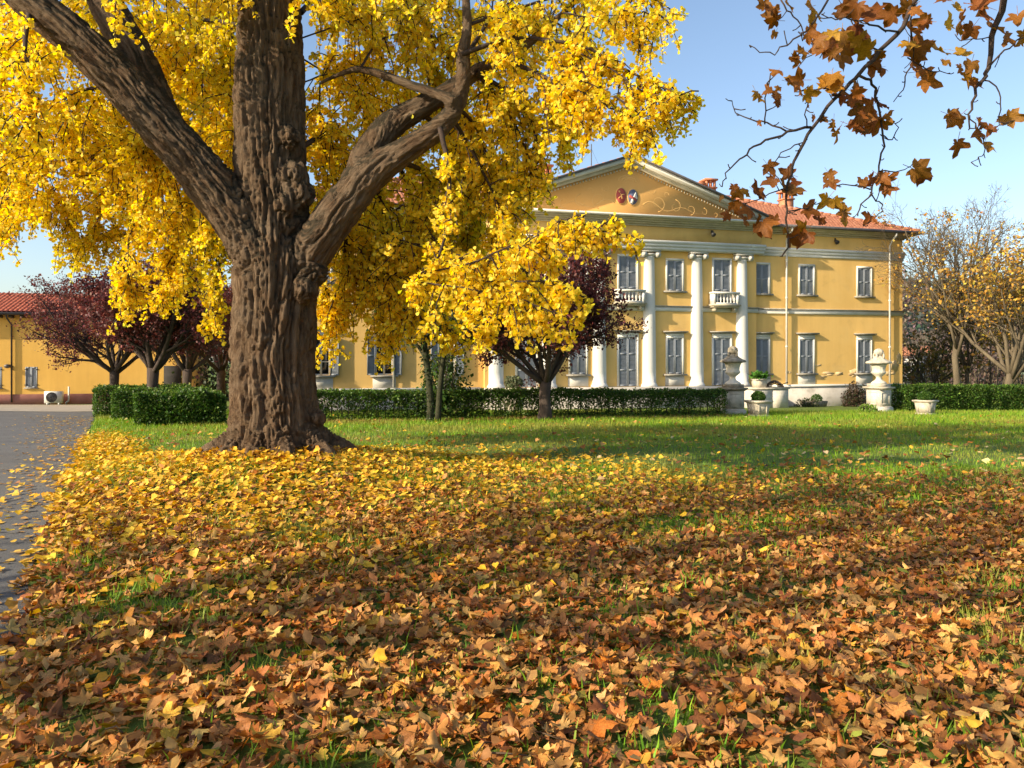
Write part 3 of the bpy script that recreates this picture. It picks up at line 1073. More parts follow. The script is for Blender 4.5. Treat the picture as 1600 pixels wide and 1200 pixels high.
# ------------------------------------------------------------------ hedges
HEDGE_COLS = [(.035, .085, .012), (.055, .12, .016), (.085, .155, .022), (.12, .18, .03), (.05, .07, .02)]
def hedge(label, a, b, height, depth, dens, open_foot=0.0, seed=1, leaf=.07, cols=HEDGE_COLS, bulge=.09):
    """Clipped hedge from a to b (world x, y)."""
    r = np.random.default_rng(seed)
    a, b = np.array(a, float), np.array(b, float)
    d = b-a
    L = np.linalg.norm(d)
    rot = math.atan2(d[1], d[0])
    root = thing('hedge', label, 'hedge', (a[0], a[1], float(ground_z(a[0], a[1]))), rot)
    def local_ground(x, y):
        wx, wy = a[0]+x*math.cos(rot)-y*math.sin(rot), a[1]+x*math.sin(rot)+y*math.cos(rot)
        return ground_z(wx, wy)-root.location[2]
    vol = L*height*depth
    n = int(vol*dens)
    p = r.random((n, 3))
    # push most of the leaves towards the clipped faces
    side = r.random(n)
    face = r.integers(0, 5, n)
    thick = r.random(n)**2*.35
    w = np.array([depth, depth, .9*depth, .35*height, .35*height])
    out = side < .72
    p[out & (face == 0), 1] = (thick*.8)[out & (face == 0)]
    p[out & (face == 1), 1] = 1-(thick*.8)[out & (face == 1)]
    p[out & (face == 2), 2] = 1-thick[out & (face == 2)]*.7
    e = np.minimum(.3/L, .5)
    p[out & (face == 3) & (p[:, 0] < .15), 0] *= e*2
    pos = p*np.array([L, depth, height])
    pos[:, 1] -= depth/2
    top_ = np.clip(pos[:, 2]/height, 0, 1)**5
    pos[:, 1] *= 1-.22*top_
    e_ = np.clip(1-np.minimum(pos[:, 0], L-pos[:, 0])/.3, 0, 1)**2
    pos[:, 2] *= 1-.12*e_
    pos[:, 1] *= 1-.2*e_
    wob = bulge*fbm(np.stack([pos[:, 0]*2.2, pos[:, 2]*2.2, pos[:, 1]*2.2], 1), 2, seed)
    pos[:, 2] += wob*1.2*(pos[:, 2]/height)
    pos[:, 1] += wob*1.5*np.sign(pos[:, 1])
    if open_foot:
        z = pos[:, 2]/height
        gap = fbm(np.stack([pos[:, 0]*3, pos[:, 2]*.8, pos[:, 1]], 1), 2, seed+5)
        keep = r.random(n) < np.clip(.12+(z-.18)/open_foot*.7+.5*gap, .05, 1)
        keep |= (z < .22) & (r.random(n) < .55)
        pos = pos[keep]
    pos[:, 2] += local_ground(pos[:, 0], pos[:, 1])
    n = len(pos)
    mb = leaf_cloud(pos, leaf, cols, [2, 3, 3, 1.4, .8], r=r, mb=MB(), jitter=.22, flat=.2)
    # young shoots standing out of the top
    k = int(L*26)
    sp = np.stack([r.random(k)*L, (r.random(k)-.5)*depth, np.full(k, height)+r.random(k)*.06], 1)
    sp[:, 2] += local_ground(sp[:, 0], sp[:, 1])
    leaf_cloud(sp, leaf*1.2, [(.13, .20, .03), (.16, .23, .04)], r=r, mb=mb)
    tag(mb.build('foliage', M['leaf'], root), kind='stuff')
    mb = MB()
    ns = int(L*5.5)
    for q in range(ns):
        x = (q+.5+r.uniform(-.35, .35))*L/ns
        y = r.uniform(-.3, .3)*depth
        g = float(local_ground(x, y))
        lean = r.normal(0, .08, 2)
        mb.tube([(x, y, g-.03), (x+lean[0]*.5, y+lean[1]*.4, g+height*.45), (x+lean[0]*1.6, y+lean[1], g+height*.93)], [.017, .014, .006], 5)
        for s in range(3):
            z = g+height*r.uniform(.3, .7)
            mb.tube([(x+lean[0]*.5, y, z), (x+r.normal(0, .12), y+r.normal(0, .14), z+height*.28)], [.008, .004], 4)
    tag(mb.build('stems', M['bark'], root), kind='stuff')
    return root

def gp(px, d):
    return ((px-MID_X)/FOCAL*d, d)
hedge('dense clipped hedge just left of the big ginkgo trunk, nearest the driveway', gp(212, 22.7), gp(352, 23.6), .98, 1.15, 11000, 0, 3)
hedge('long clipped hedge with bare stems showing, running from the ginkgo trunk to the urn', gp(440, 24.4), gp(1128, 29.4), .98, .95, 5600, .55, 4)
hedge('long clipped hedge right of the sunlit urn, under the bare tree', gp(1402, 33.0), gp(1650, 35.6), 1.13, 1.2, 4200, 0, 5)
hedge('short hedge end in second row beside the driveway, left of the dense one', gp(176, 26.0), gp(330, 27.2), 1.05, 1.1, 5200, 0, 6)
hedge('farthest left hedge block beside the driveway, partly lit', gp(146, 29.2), gp(300, 31.0), 1.15, 1.2, 4200, 0, 7)

# ------------------------------------------------------------------ urns on pedestals
def make_urn(label, px, d, rot, mats):
    x = (px-MID_X)/FOCAL*d
    root = thing('garden_urn', label, 'urn', (x, d, float(ground_z(x, d))), rot, 'stone urns flanking the garden entrance')
    st, ur, dk = mats
    mb = MB()
    mb.box(-.40, .40, -.40, .40, -.1, .18)
    mb.frustum(0, 0, .18, .23, .80, .70)
    mb.box(-.34, .34, -.34, .34, .231, .94)
    ped = mb.build('pedestal', st, root)
    for k in range(4):
        mb = MB()
        z0, z1, w = .33, .84, .23
        for q in ((-w, -w+.025, z0, z1), (w-.025, w, z0, z1), (-w+.025, w-.025, z0, z0+.025), (-w+.025, w-.025, z1-.025, z1)):
            mb.box(q[0], q[1], -.353, -.335, q[2], q[3])
        pn = mb.build('panel_moulding', st, ped)
        pn.rotation_euler = (0, 0, k*math.pi/2)
    mb = MB()
    mb.frustum(0, 0, .941, 1.0, .70, .86)
    mb.box(-.45, .45, -.45, .45, 1.0, 1.07)
    mb.build('pedestal_cap', dk, ped)
    mb = MB()
    mb.box(-.33, .33, -.33, .33, 1.07, 1.2)
    mb.build('socle', dk, root)
    mb = MB()
    def flute(a, z):
        return .035*np.cos(a*14)*(1 if 1.70 < z < 1.98 else 0)
    mb.lathe([(.31, 1.2), (.31, 1.24), (.25, 1.29), (.14, 1.36), (.105, 1.44), (.12, 1.50), (.17, 1.54), (.26, 1.62), (.29, 1.67), (.29, 1.70), (.25, 1.73),
              (.255, 1.85), (.30, 1.98), (.34, 2.04)], 56, wob=flute)
    mb.build('bowl', ur, root, smooth=True)
    mb = MB()
    def lobes(a, z):
        return .035*np.cos(a*8)+.02*np.cos(a*3+1)
    mb.lathe([(.34, 2.041), (.49, 2.06), (.51, 2.10), (.47, 2.15), (.36, 2.19), (.24, 2.27), (.16, 2.36), (.13, 2.40)], 40, wob=lobes)
    mb.build('lid', dk, root, smooth=True)
    # carved fruit finial: a knobbly dome on a short stem with side scrolls
    mb = MB()
    def knob(a, z):
        return .13*np.cos(a*6+z*30)*np.sin(z*22)
    mb.lathe([(.12, 2.40), (.15, 2.44), (.185, 2.50), (.195, 2.56), (.17, 2.62), (.12, 2.67), (.05, 2.70), (.01, 2.705)], 30, wob=knob)
    fin = mb.build('finial', dk, root, smooth=True)
    for k in range(4):
        a = k*math.pi/2+.4
        t = np.linspace(0, 1, 8)
        pts = np.stack([(.16+.05*np.sin(t*3))*np.cos(a)+0*t, (.16+.05*np.sin(t*3))*np.sin(a)+0*t, 2.24+.3*t], 1)
        mb = MB()
        mb.tube(pts, np.linspace(.05, .035, 8), 7)
        mb.build('scroll', dk, fin, smooth=True)
    return root
make_urn('darker stone urn on a pedestal at the end of the long hedge', 1145, 30.0, VILLA_ROT-.20, (M['stone'], M['urn_white'], M['dark_stone']))  # built in darker stone colours than the urn at the villa corner
make_urn('tall pale stone urn on a pedestal, sunlit, before the right corner of the villa', 1373, 32.6, VILLA_ROT+.12, (M['urn_white'], M['urn_white'], M['stone']))

# ------------------------------------------------------------------ planters
BOX_COLS = [(.03, .08, .012), (.05, .11, .016), (.075, .14, .02)]
def ball(mb, c, rad, n, leaf=.05, cols=BOX_COLS, squash=.85):
    d = rand_dirs(n)
    pos = np.array(c)+d*rad*np.array([1, 1, squash])*(rng.random((n, 1))**.15)
    return leaf_cloud(pos, leaf, cols, mb=mb)
def planter(label, px, d, rot, w, h, plant):
    x = (px-MID_X)/FOCAL*d
    root = thing('stone_planter', label, 'planter', (x, d, float(ground_z(x, d))), rot, 'square stone planters on the lawn')
    mb = MB()
    mb.frustum(0, 0, 0, .07, w*.84, w*.80)
    mb.frustum(0, 0, .07, h-.1, w*.70, w*.86)
    mb.build('pot', M['stone'], root)
    mb = MB()
    mb.frustum(0, 0, h-.1, h-.06, w*.88, w*1.04)
    mb.box(-w*.53, w*.53, -w*.53, w*.53, h-.06, h)
    mb.build('rim', M['stone'], root)
    for k in range(4):
        mb = MB()
        for s in (-1, 1):
            mb.box(s*w*.22-.015, s*w*.22+.015, -w*.425, -w*.36, .12, h-.16)
        q = mb.build('carved_rib', M['stone'], root)
        q.rotation_euler = (0, 0, k*math.pi/2)
    mb = ball(MB(), (0, 0, h+.12), plant, 2600)
    tag(mb.build('box_ball', M['leaf'], root), kind='stuff')
    return root
planter('square stone planter with a clipped ball, near the darker urn pedestal', 1185, 28.2, VILLA_ROT, .72, .60, .25)
planter('square stone planter with a clipped ball, before the right hedge', 1446, 30.2, VILLA_ROT+.3, .66, .58, .27)

# ------------------------------------------------------------------ terrace block with its trough and basket, against the villa plinth
def on_villa(x, y, z=0.0):
    c, s = math.cos(VILLA_ROT), math.sin(VILLA_ROT)
    return (VILLA_AT[0]+c*x-s*y, VILLA_AT[1]+s*x+c*y, z)
tx0, tx1 = villa_x(1174, -2.2), villa_x(1232, -2.2)
tz = villa_z(1200, 606, -2.2)
terr = thing('terrace_wall', 'low grey stone terrace block in front of the villa plinth', 'terrace wall', on_villa(tx0, -2.2), VILLA_ROT)
tw = tx1-tx0
mb = MB()
mb.box(0, tw, 0, 2.0, -1.1, tz-.07)
mb.build('block', M['plinth'], terr)
for a, b in ((.03, tw*.54), (tw*.58, tw-.03)):
    mb = MB()
    mb.box(a, b, -.02, .02, -.72, tz-.12)
    mb.build('panel', M['urn_white'], terr)
mb = MB()
mb.box(-.05, tw+.05, -.06, 2.0, tz-.069, tz)
mb.build('coping', M['stone'], terr)
q = on_villa(villa_x(1188, -1.9), -1.8, tz)
tr = thing('stone_trough', 'small stone trough with bright green plant on the terrace block', 'planter', q, VILLA_ROT)
mb = MB()
mb.frustum(0, 0, 0, .38, .56, .64, .36, .42)
mb.box(-.34, .34, -.23, .23, .381, .43)
mb.build('trough', M['stone'], tr)
n = 260
az = rng.random(n)*6.28
pos = np.stack([rng.normal(0, .18, n), rng.normal(0, .09, n), .42+rng.random(n)*.24], 1)
nr = rand_dirs(n); nr[:, 2] = abs(nr[:, 2])+.3
fw = np.stack([np.cos(az), np.sin(az), .4+rng.random(n)], 1)
mb = MB()
scatter(mb, QUAD_V, QUAD_F, pos, frames(nr, fw), rng.uniform(.16, .3, n), palette(n, [(.07, .19, .025), (.11, .26, .04), (.05, .12, .02)]))
tag(mb.build('plant', M['leaf'], tr), kind='stuff')
q = on_villa(villa_x(1214, -1.9), -1.7, tz)
bk = thing('iron_basket', 'dark arched basket lying on the terrace block beside the trough', 'basket', q, VILLA_ROT)
t = np.linspace(0, math.pi, 14)
for k in range(7):
    y = -.24+.08*k
    hgt = .34*math.sqrt(1-(y/.32)**2)
    mb = MB()
    mb.tube(np.stack([.36*np.cos(t), np.full(14, y), hgt*np.sin(t)], 1), .022, 5)
    mb.build('rib', M['bark'], bk)
for a in (.5, 1.1, 1.57, 2.0, 2.6):
    mb = MB()
    mb.tube([(.36*math.cos(a), -.25, .22*math.sin(a)), (.36*math.cos(a), 0, .34*math.sin(a)), (.36*math.cos(a), .25, .22*math.sin(a))], .022, 5)
    mb.build('cross_rib', M['bark'], bk)
mb = MB()
mb.tube([(.3, 0, .1), (.55, .02, .18), (.78, .03, .25)], [.025, .02, .03], 6)
mb.build('handle', M['bark'], bk)

# low trough and bushes at the foot of the plinth
q = on_villa(villa_x(1272, -.8), -.8, 0)
root = thing('low_trough', 'low dark trough with a small round bush below the villa windows', 'planter', (q[0], q[1], float(ground_z(q[0], q[1]))), VILLA_ROT)
mb = MB()
mb.frustum(0, 0, 0, .30, 1.2, 1.35, .4, .46)
mb.build('trough', M['dark_stone'], root)
mb = ball(MB(), (.15, 0, .42), .28, 1200)
tag(mb.build('bush_foliage', M['leaf'], root), kind='stuff')

def bush(label, x, y, w, h, cols, n, name='shrub', leaf=.09, seed=1, sprig=0.0):
    r = np.random.default_rng(seed)
    root = thing(name, label, 'shrub', (x, y, float(ground_z(x, y))))
    d = unit(r.normal(size=(n, 3)))
    d[:, 2] = np.abs(d[:, 2])
    rad = r.random(n)**.35
    lump = 1+.35*fbm(d*2.2+seed, 2, seed)
    pos = d*(rad*lump)[:, None]*np.array([w/2, w/2, h])
    mb = leaf_cloud(pos, leaf, cols, r=r, mb=MB())
    tag(mb.build('foliage', M['leaf'], root), kind='stuff')
    mb = MB()
    for k in range(12):
        a = r.random()*6.28
        mb.tube([(0, 0, 0), (.2*w*math.cos(a), .2*w*math.sin(a), .5*h), (.4*w*math.cos(a), .4*w*math.sin(a), .9*h)], [.02, .014, .006], 5)
    tag(mb.build('stems', M['bark'], root), kind='stuff')
    return root
q = on_villa(villa_x(1337, -1.2), -1.2)
bush('dark reddish pointed bush against the villa plinth left of the sunlit urn', q[0], q[1], 1.35, 1.35, [(.05, .035, .022), (.035, .045, .018), (.075, .045, .03)], 2600, seed=4)
q = on_villa(villa_x(1265, -.5), -.6)
bush('low straggly plants at the foot of the villa plinth under the middle windows', q[0]-.4, q[1]-.5, 1.2, .45, [(.04, .06, .018), (.06, .07, .025)], 500, seed=5)
q = P(1356, 634, 31.5)
bush('tuft of bright grass at the foot of the sunlit urn pedestal', q[0], q[1], .9, .35, [(.13, .22, .03), (.17, .26, .04)], 420, 'grass_tuft', .12, 6)
q = P(1012, 612, 33.0)

# pots on the lawn seen above the long hedge
for px, d, lab in ((803, 31.0, 'pale planter with silvery bush behind the hedge left of the plum trunk'), (1000, 33, 'round green bush top above the hedge before the columns')):
    x = (px-MID_X)/FOCAL*d
    g = float(ground_z(x, d))
    if px < 900:
        root = thing('terrace_planter', lab, 'planter', (x, d, g), VILLA_ROT)
        mb = MB()
        mb.frustum(0, 0, 0, .95, .55, .75)
        mb.box(-.42, .42, -.42, .42, .951, 1.03)
        mb.build('pot', M['stone'], root)
        mb = ball(MB(), (0, 0, 1.25), .38, 1500, .08, [(.12, .14, .07), (.16, .18, .10)], .7)
        tag(mb.build('plant', M['leaf'], root), kind='stuff')
# ------------------------------------------------------------------ generic tree growth
def grow(r, p, d, L, rad, lev, top, out, kids, spread, up, wob, ratio, seg=5, taper=.45, start=.3):
    seg = 5 if lev < 2 else (4 if lev == 2 else 2)
    pts, rr = [p], [rad]
    kids, spread, up, wob, ratio = [list(q)+[q[-1]]*3 for q in (kids, spread, up, wob, ratio)]
    d = unit(d)
    for i in range(seg):
        d = unit(d+r.normal(0, wob[lev], 3)+np.array([0, 0, up[lev]]))
        p = p+d*L/seg
        pts.append(p)
        rr.append(rad*(1-(1-taper)*(i+1)/seg))
    out.append((np.array(pts), np.array(rr), lev))
    if lev >= top:
        return
    for k in range(kids[lev]):
        f = start+(1-start)*(k+r.random())/kids[lev]
        q = f*seg
        i = min(int(q), seg-1)
        pp = pts[i]+(pts[i+1]-pts[i])*(q-i)
        rd = rr[i]+(rr[i+1]-rr[i])*(q-i)
        ax = unit(pts[i+1]-pts[i])
        az = k*2.4+r.uniform(-.5, .5)
        u = unit(np.cross(ax, [.13, .21, .97] if abs(ax[2]) < .9 else [1, 0, 0]))
        w = np.cross(ax, u)
        sp = spread[lev]*r.uniform(.7, 1.3)
        cd = ax*math.cos(sp)+(u*math.cos(az)+w*math.sin(az))*math.sin(sp)
        grow(r, pp, cd, L*ratio[lev]*r.uniform(.75, 1.2)*(1.15-.45*f), rd*.68, lev+1, top, out, kids, spread, up, wob, ratio, seg, taper, start)

def branch_meshes(out, root, mat, trunk_lev=0, name='branches'):
    mb, tb = MB(), MB()
    for pts, rr, lev in out:
        n = 10 if lev == 0 else (6 if lev == 1 else (4 if lev == 2 else 3))
        (tb if lev <= trunk_lev else mb).tube(pts, np.maximum(rr, .007), n, cap=lev < 2)
    tb.build('trunk', mat, root, smooth=True)
    return mb.build(name, mat, root, smooth=True)

def tips_positions(out, r, per, spread, minlev):
    pos = []
    for pts, rr, lev in out:
        if lev < minlev:
            continue
        n = r.poisson(per)
        if n == 0:
            continue
        t = r.random(n)**.7*(len(pts)-1)
        i = np.minimum(t.astype(int), len(pts)-2)
        q = pts[i]+(pts[i+1]-pts[i])*(t-i)[:, None]
        pos.append(q+r.normal(0, spread, (n, 3)))
    return np.concatenate(pos)

PLUM = [(.11, .032, .032), (.15, .042, .038), (.20, .058, .045), (.23, .085, .06), (.08, .032, .036)]
def plum(label, px, d, height, seed, per=14, lean=0, name='plum_tree', spread0=.75, extra=None, fork=.28):
    r = np.random.default_rng(seed)
    x = (px-MID_X)/FOCAL*d
    root = thing(name, label, 'tree', (x, d, float(ground_z(x, d))), 0, 'purple-leaved plum trees')
    out = []
    th = height*fork
    base = np.array([(0, 0, -.1), (.02, 0, th*.3), (.0, .02, th*.65), (.03, 0, th)])
    out.append((base, np.array([.24, .17, .155, .17])*height/5.2, 0))
    n = 9
    for k in range(n):
        a = k*2*math.pi/n+r.uniform(-.25, .25)
        sp = spread0*r.uniform(.35, 1.25)
        dr = np.array([math.cos(a)*math.sin(sp)+lean, math.sin(a)*math.sin(sp), math.cos(sp)])
        grow(r, base[-1]-np.array([0, 0, r.uniform(0, .25)]), dr, height*.5*r.uniform(.8, 1.1), .085*height/5.2, 1, 4, out,
             [0, 6, 6, 4], [0, .6, .65, .7], [0, .10, .06, .03], [0, .08, .12, .16], [0, .62, .58, .6], start=.25)
    branch_meshes(out, root, M['bark_plum'])
    pos = tips_positions(out, r, per, .10, 3)
    mb = leaf_cloud(pos, .098, PLUM, [3, 3, 2, .8, 2], r=r, mb=MB(), jitter=.25)
    tag(mb.build('crown', M['leaf'], root), kind='stuff')
    return root
plum('rounded purple plum tree behind the hedges beside the driveway', 238, 27.8, 6.5, 21, per=30, spread0=.9)
plum('purple plum tree standing right behind the first, near the ginkgo trunk', 292, 34.5, 6.6, 22, per=11)
plum('dark purple plum tree half hidden by the ginkgo trunk', 345, 40.0, 6.8, 25, per=12)
plum('leftmost purple plum tree with dark trunk, next to the outbuilding wall', 178, 35.5, 6.6, 23, per=13, spread0=.9)
plum('purple plum tree before the portico, above the long hedge', 851, 25.6, 6.5, 24, per=26, lean=.05, spread0=.95, fork=.20)

# slender trees between the ginkgo and the plum
GREEN = [(.025, .055, .012), (.04, .085, .015), (.07, .12, .02), (.10, .13, .02)]
def slender(label, px, d, h, seed, lean, cols, name='slender_tree'):
    r = np.random.default_rng(seed)
    x = (px-MID_X)/FOCAL*d
    root = thing(name, label, 'tree', (x, d, float(ground_z(x, d))), 0)
    out = []
    k = np.linspace(0, 1, 9)
    base = np.stack([lean*h*k+.05*np.sin(k*6), .03*np.sin(k*5), h*.55*k-.05], 1)
    out.append((base, .12-.035*k, 0))
    for q in range(11):
        i = r.integers(4, 9)
        a = r.random()*6.28
        grow(r, base[i], np.array([math.cos(a), math.sin(a), .75]), h*.32*r.uniform(.7, 1.2), .045, 1, 3, out, [0, 5, 4], [0, .7, .8], [0, .05, .0], [0, .12, .18], [0, .6, .55], start=.25)
    branch_meshes(out, root, M['bark_ivy'])
    pos = tips_positions(out, r, 9, .10, 2)
    mb = leaf_cloud(pos, .11, cols, r=r, mb=MB(), jitter=.25)
    tag(mb.build('crown', M['leaf'], root), kind='stuff')
    # ivy on the trunk
    n = 900
    t = r.random(n)
    c = np.stack([np.interp(t, k, base[:, i]) for i in range(3)], 1)
    a = r.random(n)*6.28
    rad = np.interp(t, k, .125-.035*k)
    pos = c+np.stack([np.cos(a)*rad, np.sin(a)*rad, 0*a], 1)
    mb = leaf_cloud(pos, .07, [(.018, .035, .010), (.03, .05, .014)], r=r, mb=MB())
    tag(mb.build('ivy', M['leaf'], root), kind='stuff')
    return root
slender('slender ivy-clad tree on the left of the pair by the long hedge', 672, 23.8, 6.6, 31, -.03, GREEN)
# the right one of the pair: a fan palm with a thin dark trunk
r = np.random.default_rng(32)
d = 24.6
x = (684-MID_X)/FOCAL*d
palm = thing('fan_palm', 'thin-trunked tree with dark fan leaves, right of the ivy-clad one', 'tree', (x, d, float(ground_z(x, d))))
mb = MB()
k = np.linspace(0, 1, 10)
trunk = np.stack([.08*k+.22*k**2, .03*np.sin(k*5), 2.75*k-.05], 1)
mb.tube(trunk, .105-.03*k, 9)
mb.build('trunk', M['bark_ivy'], palm, smooth=True)
for q in range(16):
    a = q*2.4
    el = r.uniform(-.1, 1.1)
    dr = np.array([math.cos(a)*math.cos(el), math.sin(a)*math.cos(el), math.sin(el)])
    L = r.uniform(.45, .75)
    p0 = trunk[-1]
    p1 = p0+dr*L
    mb = MB()
    mb.tube([p0, (p0+p1)/2+np.array([0, 0, .03]), p1], [.014, .010, .008], 5)
    fr = mb.build('frond', M['bark_ivy'], palm)
    mb = MB()
    side = unit(np.cross(dr, [0, 0, 1]))
    upv = np.cross(side, dr)
    for s in np.linspace(-1.35, 1.35, 17):
        ld = dr*math.cos(s)+side*math.sin(s)
        tip = p1+ld*.52*(1-.12*abs(s))+np.array([0, 0, -.10-.05*abs(s)])
        mid = p1+ld*.3+upv*.02
        wv = unit(np.cross(ld, upv))*.024
        mb.add([p1, mid+wv, tip, mid-wv], [(0, 1, 2), (0, 2, 3)], np.array([.022, .05, .014])*r.uniform(.7, 1.5))
    mb.build('fan_leaf', M['leaf'], fr)

# green filler shrubs seen low between ginkgo curtains and villa
bush('green leafy bush below the ginkgo curtain right of the palm', -2.35, 26.2, 1.9, 2.6, GREEN, 2600, 'tall_bush', .12, 8)

bush('dark evergreen bush filling the gap between outbuilding and ginkgo trunk', (330-MID_X)/FOCAL*50, 50.0, 8.0, 4.2, [(.03, .05, .02), (.05, .07, .025), (.06, .03, .03)], 3000, 'evergreen_bush', .22, 9)

# ------------------------------------------------------------------ trees on the right
def deciduous(label, px, d, h, seed, mat, leaf_cols, per, leaf, name, trunk_r, kids, spread, fork=.3, nl=7, sp0=.55, minlev=3, category='tree', top=5, lean=0, wobk=1.0):
    r = np.random.default_rng(seed)
    x = (px-MID_X)/FOCAL*d
    root = thing(name, label, category, (x, d, float(ground_z(x, d))))
    out = []
    th = h*fork
    base = np.array([(0, 0, -.1), (.05, 0, th*.35), (-.05, .03, th*.7), (.05+lean, 0, th)])
    out.append((base, np.array([trunk_r*1.25, trunk_r, trunk_r*.9, trunk_r*.85]), 0))
    for k in range(nl):
        a = k*2*math.pi/nl+r.uniform(-.3, .3)
        sp = sp0*r.uniform(.25, 1.35)
        dr = np.array([math.cos(a)*math.sin(sp), math.sin(a)*math.sin(sp), math.cos(sp)])
        st = base[-1]-np.array([0, 0, r.uniform(0, th*.35)])
        grow(r, st, dr, h*.46*r.uniform(.75, 1.15), trunk_r*.5, 1, top, out, kids, spread, [0, .10, .07, .05, .03, .02], [0, .08*wobk, .10*wobk, .13*wobk, .16*wobk, .18*wobk], [0, .60, .58, .58, .6, .6], start=.22)
    branch_meshes(out, root, mat)
    if per:
        pos = tips_positions(out, r, per, .12, minlev)
        mb = leaf_cloud(pos, leaf, leaf_cols, r=r, mb=MB(), jitter=.25)
        tag(mb.build('crown', M['leaf'], root), kind='stuff')
    return root
ORANGE = [(.42, .24, .035), (.50, .31, .05), (.34, .18, .03), (.52, .36, .07)]
deciduous('tall bare tree with pale trunk behind the right hedge', 1494, 40.5, 12.3, 41, M['bark_pale'], [(.34, .22, .05), (.30, .15, .03)], .16, .14, 'bare_tree', .17, [0, 6, 5, 4, 3], [0, .55, .6, .65, .7])
deciduous('autumn tree with orange leaves at the right edge', 1578, 38.0, 12.0, 42, M['bark_pale'], ORANGE, 2.6, .15, 'orange_tree', .22, [0, 6, 5, 4, 3], [0, .6, .65, .7, .7], fork=.14, nl=8, sp0=.75)
deciduous('slim dark-stemmed tree close behind the bare one', 1512, 47.0, 7.5, 43, M['bark'], [(.26, .17, .04), (.18, .13, .04)], .8, .20, 'slim_tree', .13, [0, 5, 5, 4, 3], [0, .6, .65, .7, .7], fork=.3, top=4)
deciduous('small bushy tree with olive leaves between villa corner and bare tree', 1452, 50.0, 6.0, 44, M['bark'], [(.20, .17, .045), (.15, .15, .04), (.25, .15, .04)], 1.5, .22, 'olive_tree', .13, [0, 5, 5, 4], [0, .8, .75, .7], fork=.12, nl=8, sp0=1.0, top=4)
deciduous('broad yellowing tree at the far right behind the orange one', 1640, 46.0, 9.0, 45, M['bark'], [(.36, .22, .05), (.28, .19, .05)], 1.6, .24, 'yellowing_tree', .2, [0, 6, 5, 4], [0, .7, .7, .7], fork=.15, nl=8, sp0=.9, top=4)

# ------------------------------------------------------------------ far hill with its woods, and glimpsed houses
hx = np.linspace(10, 420, 60)
hy = np.linspace(70, 420, 50)
HX, HY = np.meshgrid(hx, hy)
def hill_z(x, y):
    s = np.clip((y-75)/200, 0, 1)
    return -1.2+36*s**1.1*np.clip((x-15)/60, 0, 1)*(.75+.25*np.sin(x*.021+.6))+1.5*np.sin(x*.05)*s
HZ = hill_z(HX, HY)
idx = np.arange(HX.size).reshape(HX.shape)
mb = MB()
mb.add(np.stack([HX, HY, HZ], -1).reshape(-1, 3), np.stack([idx[:-1, :-1], idx[:-1, 1:], idx[1:, 1:], idx[1:, :-1]], -1).reshape(-1, 4))
M['hill'] = surface('hill_ground', [(.3, (.07, .055, .04)), (.7, (.12, .09, .06))], scale=.2, rough=.95)
tag(mb.build('hill', M['hill'], smooth=True), kind='structure')

r = np.random.default_rng(51)
mb = MB()
WOODS = [[(.17, .11, .085), (.21, .14, .10), (.15, .105, .095)], [(.23, .15, .075), (.28, .19, .08), (.18, .13, .08)], [(.07, .10, .07), (.09, .125, .08), (.06, .09, .075)], [(.19, .14, .13), (.23, .17, .15)]]
for k in range(150):
    d = r.uniform(58, 230)
    u = r.uniform(.47, .80)
    x = u*d
    z = float(hill_z(x, d)) if d > 75 else -1.0
    h = r.uniform(3, 6) if d < 90 else r.uniform(6, 10)
    w = h*r.uniform(.8, 1.2)
    n = 420 if d < 110 else 230
    dd = unit(r.normal(size=(n, 3)))
    lump = 1+.5*fbm(dd*2+k, 2, k)
    pos = np.array([x, d, z+h*.5])+dd*(r.random(n)**.4*lump)[:, None]*np.array([w/2, w/2, h*.55])
    pal = WOODS[0] if d < 100 and r.random() < .6 else WOODS[r.integers(0, 4)]
    if d > 130 and r.random() < .6:
        pal = WOODS[2]
    leaf_cloud(pos, .36 if d < 110 else .75, pal, r=r, mb=mb, jitter=.25)
tag(mb.build('woodland', M['leaf'], None), 'brown and dark green autumn woods covering the hillside on the right', kind='stuff')
mb = MB()
for k in range(240):
    d = r.uniform(50, 85)
    x = r.uniform(.48, .8)*d
    p = np.array([x, d, -1.2])
    lean = r.normal(0, .5, 2)
    H = r.uniform(2, 6)
    mb.tube([p, p+np.array([lean[0]*.4, lean[1]*.4, H*.5]), p+np.array([lean[0], lean[1], H])], [.05, .035, .012], 4)
    for q in range(3):
        s = p+np.array([lean[0]*.5, lean[1]*.5, H*r.uniform(.4, .8)])
        mb.tube([s, s+np.array([r.normal(0, .6), r.normal(0, .6), r.uniform(.4, 1.6)])], [.025, .008], 3)
tag(mb.build('undergrowth', M['bark_pale'], None), 'thin bare stems of undergrowth before the hillside woods', kind='stuff')

M['far_white'] = surface('far_render', [(.3, (.66, .63, .58)), (.7, (.76, .73, .68))], scale=1, rough=.9)
for px, py, d, w, h, lab in ((1428, 574, 72, 3.2, 2.3, 'small white house glimpsed low beside the villa corner'), (1452, 565, 84, 3.0, 1.9, 'small white house glimpsed farther up the hillside')):
    q = P(px, py, d)
    root = thing('far_house', lab, 'house', (q[0], q[1], -1.2), .2, 'houses glimpsed between the trees')
    zt = q[2]+1.2
    mb = MB()
    mb.box(-w/2, w/2, 0, 3, 0, zt+h/2)
    mb.build('wall', M['far_white'], root)
    mb = MB()
    mb.prism([(-w/2-.2, zt+h/2), (w/2+.2, zt+h/2), (0, zt+h/2+.8)], -.2, 3.2)
    mb.build('roof', M['tile'], root)
    for s in (-1, 1):
        mb = MB()
        mb.box(s*w*.22-.3, s*w*.22+.3, -.03, .02, zt-.4, zt+.5)
        mb.build('window', M['glass'], root)
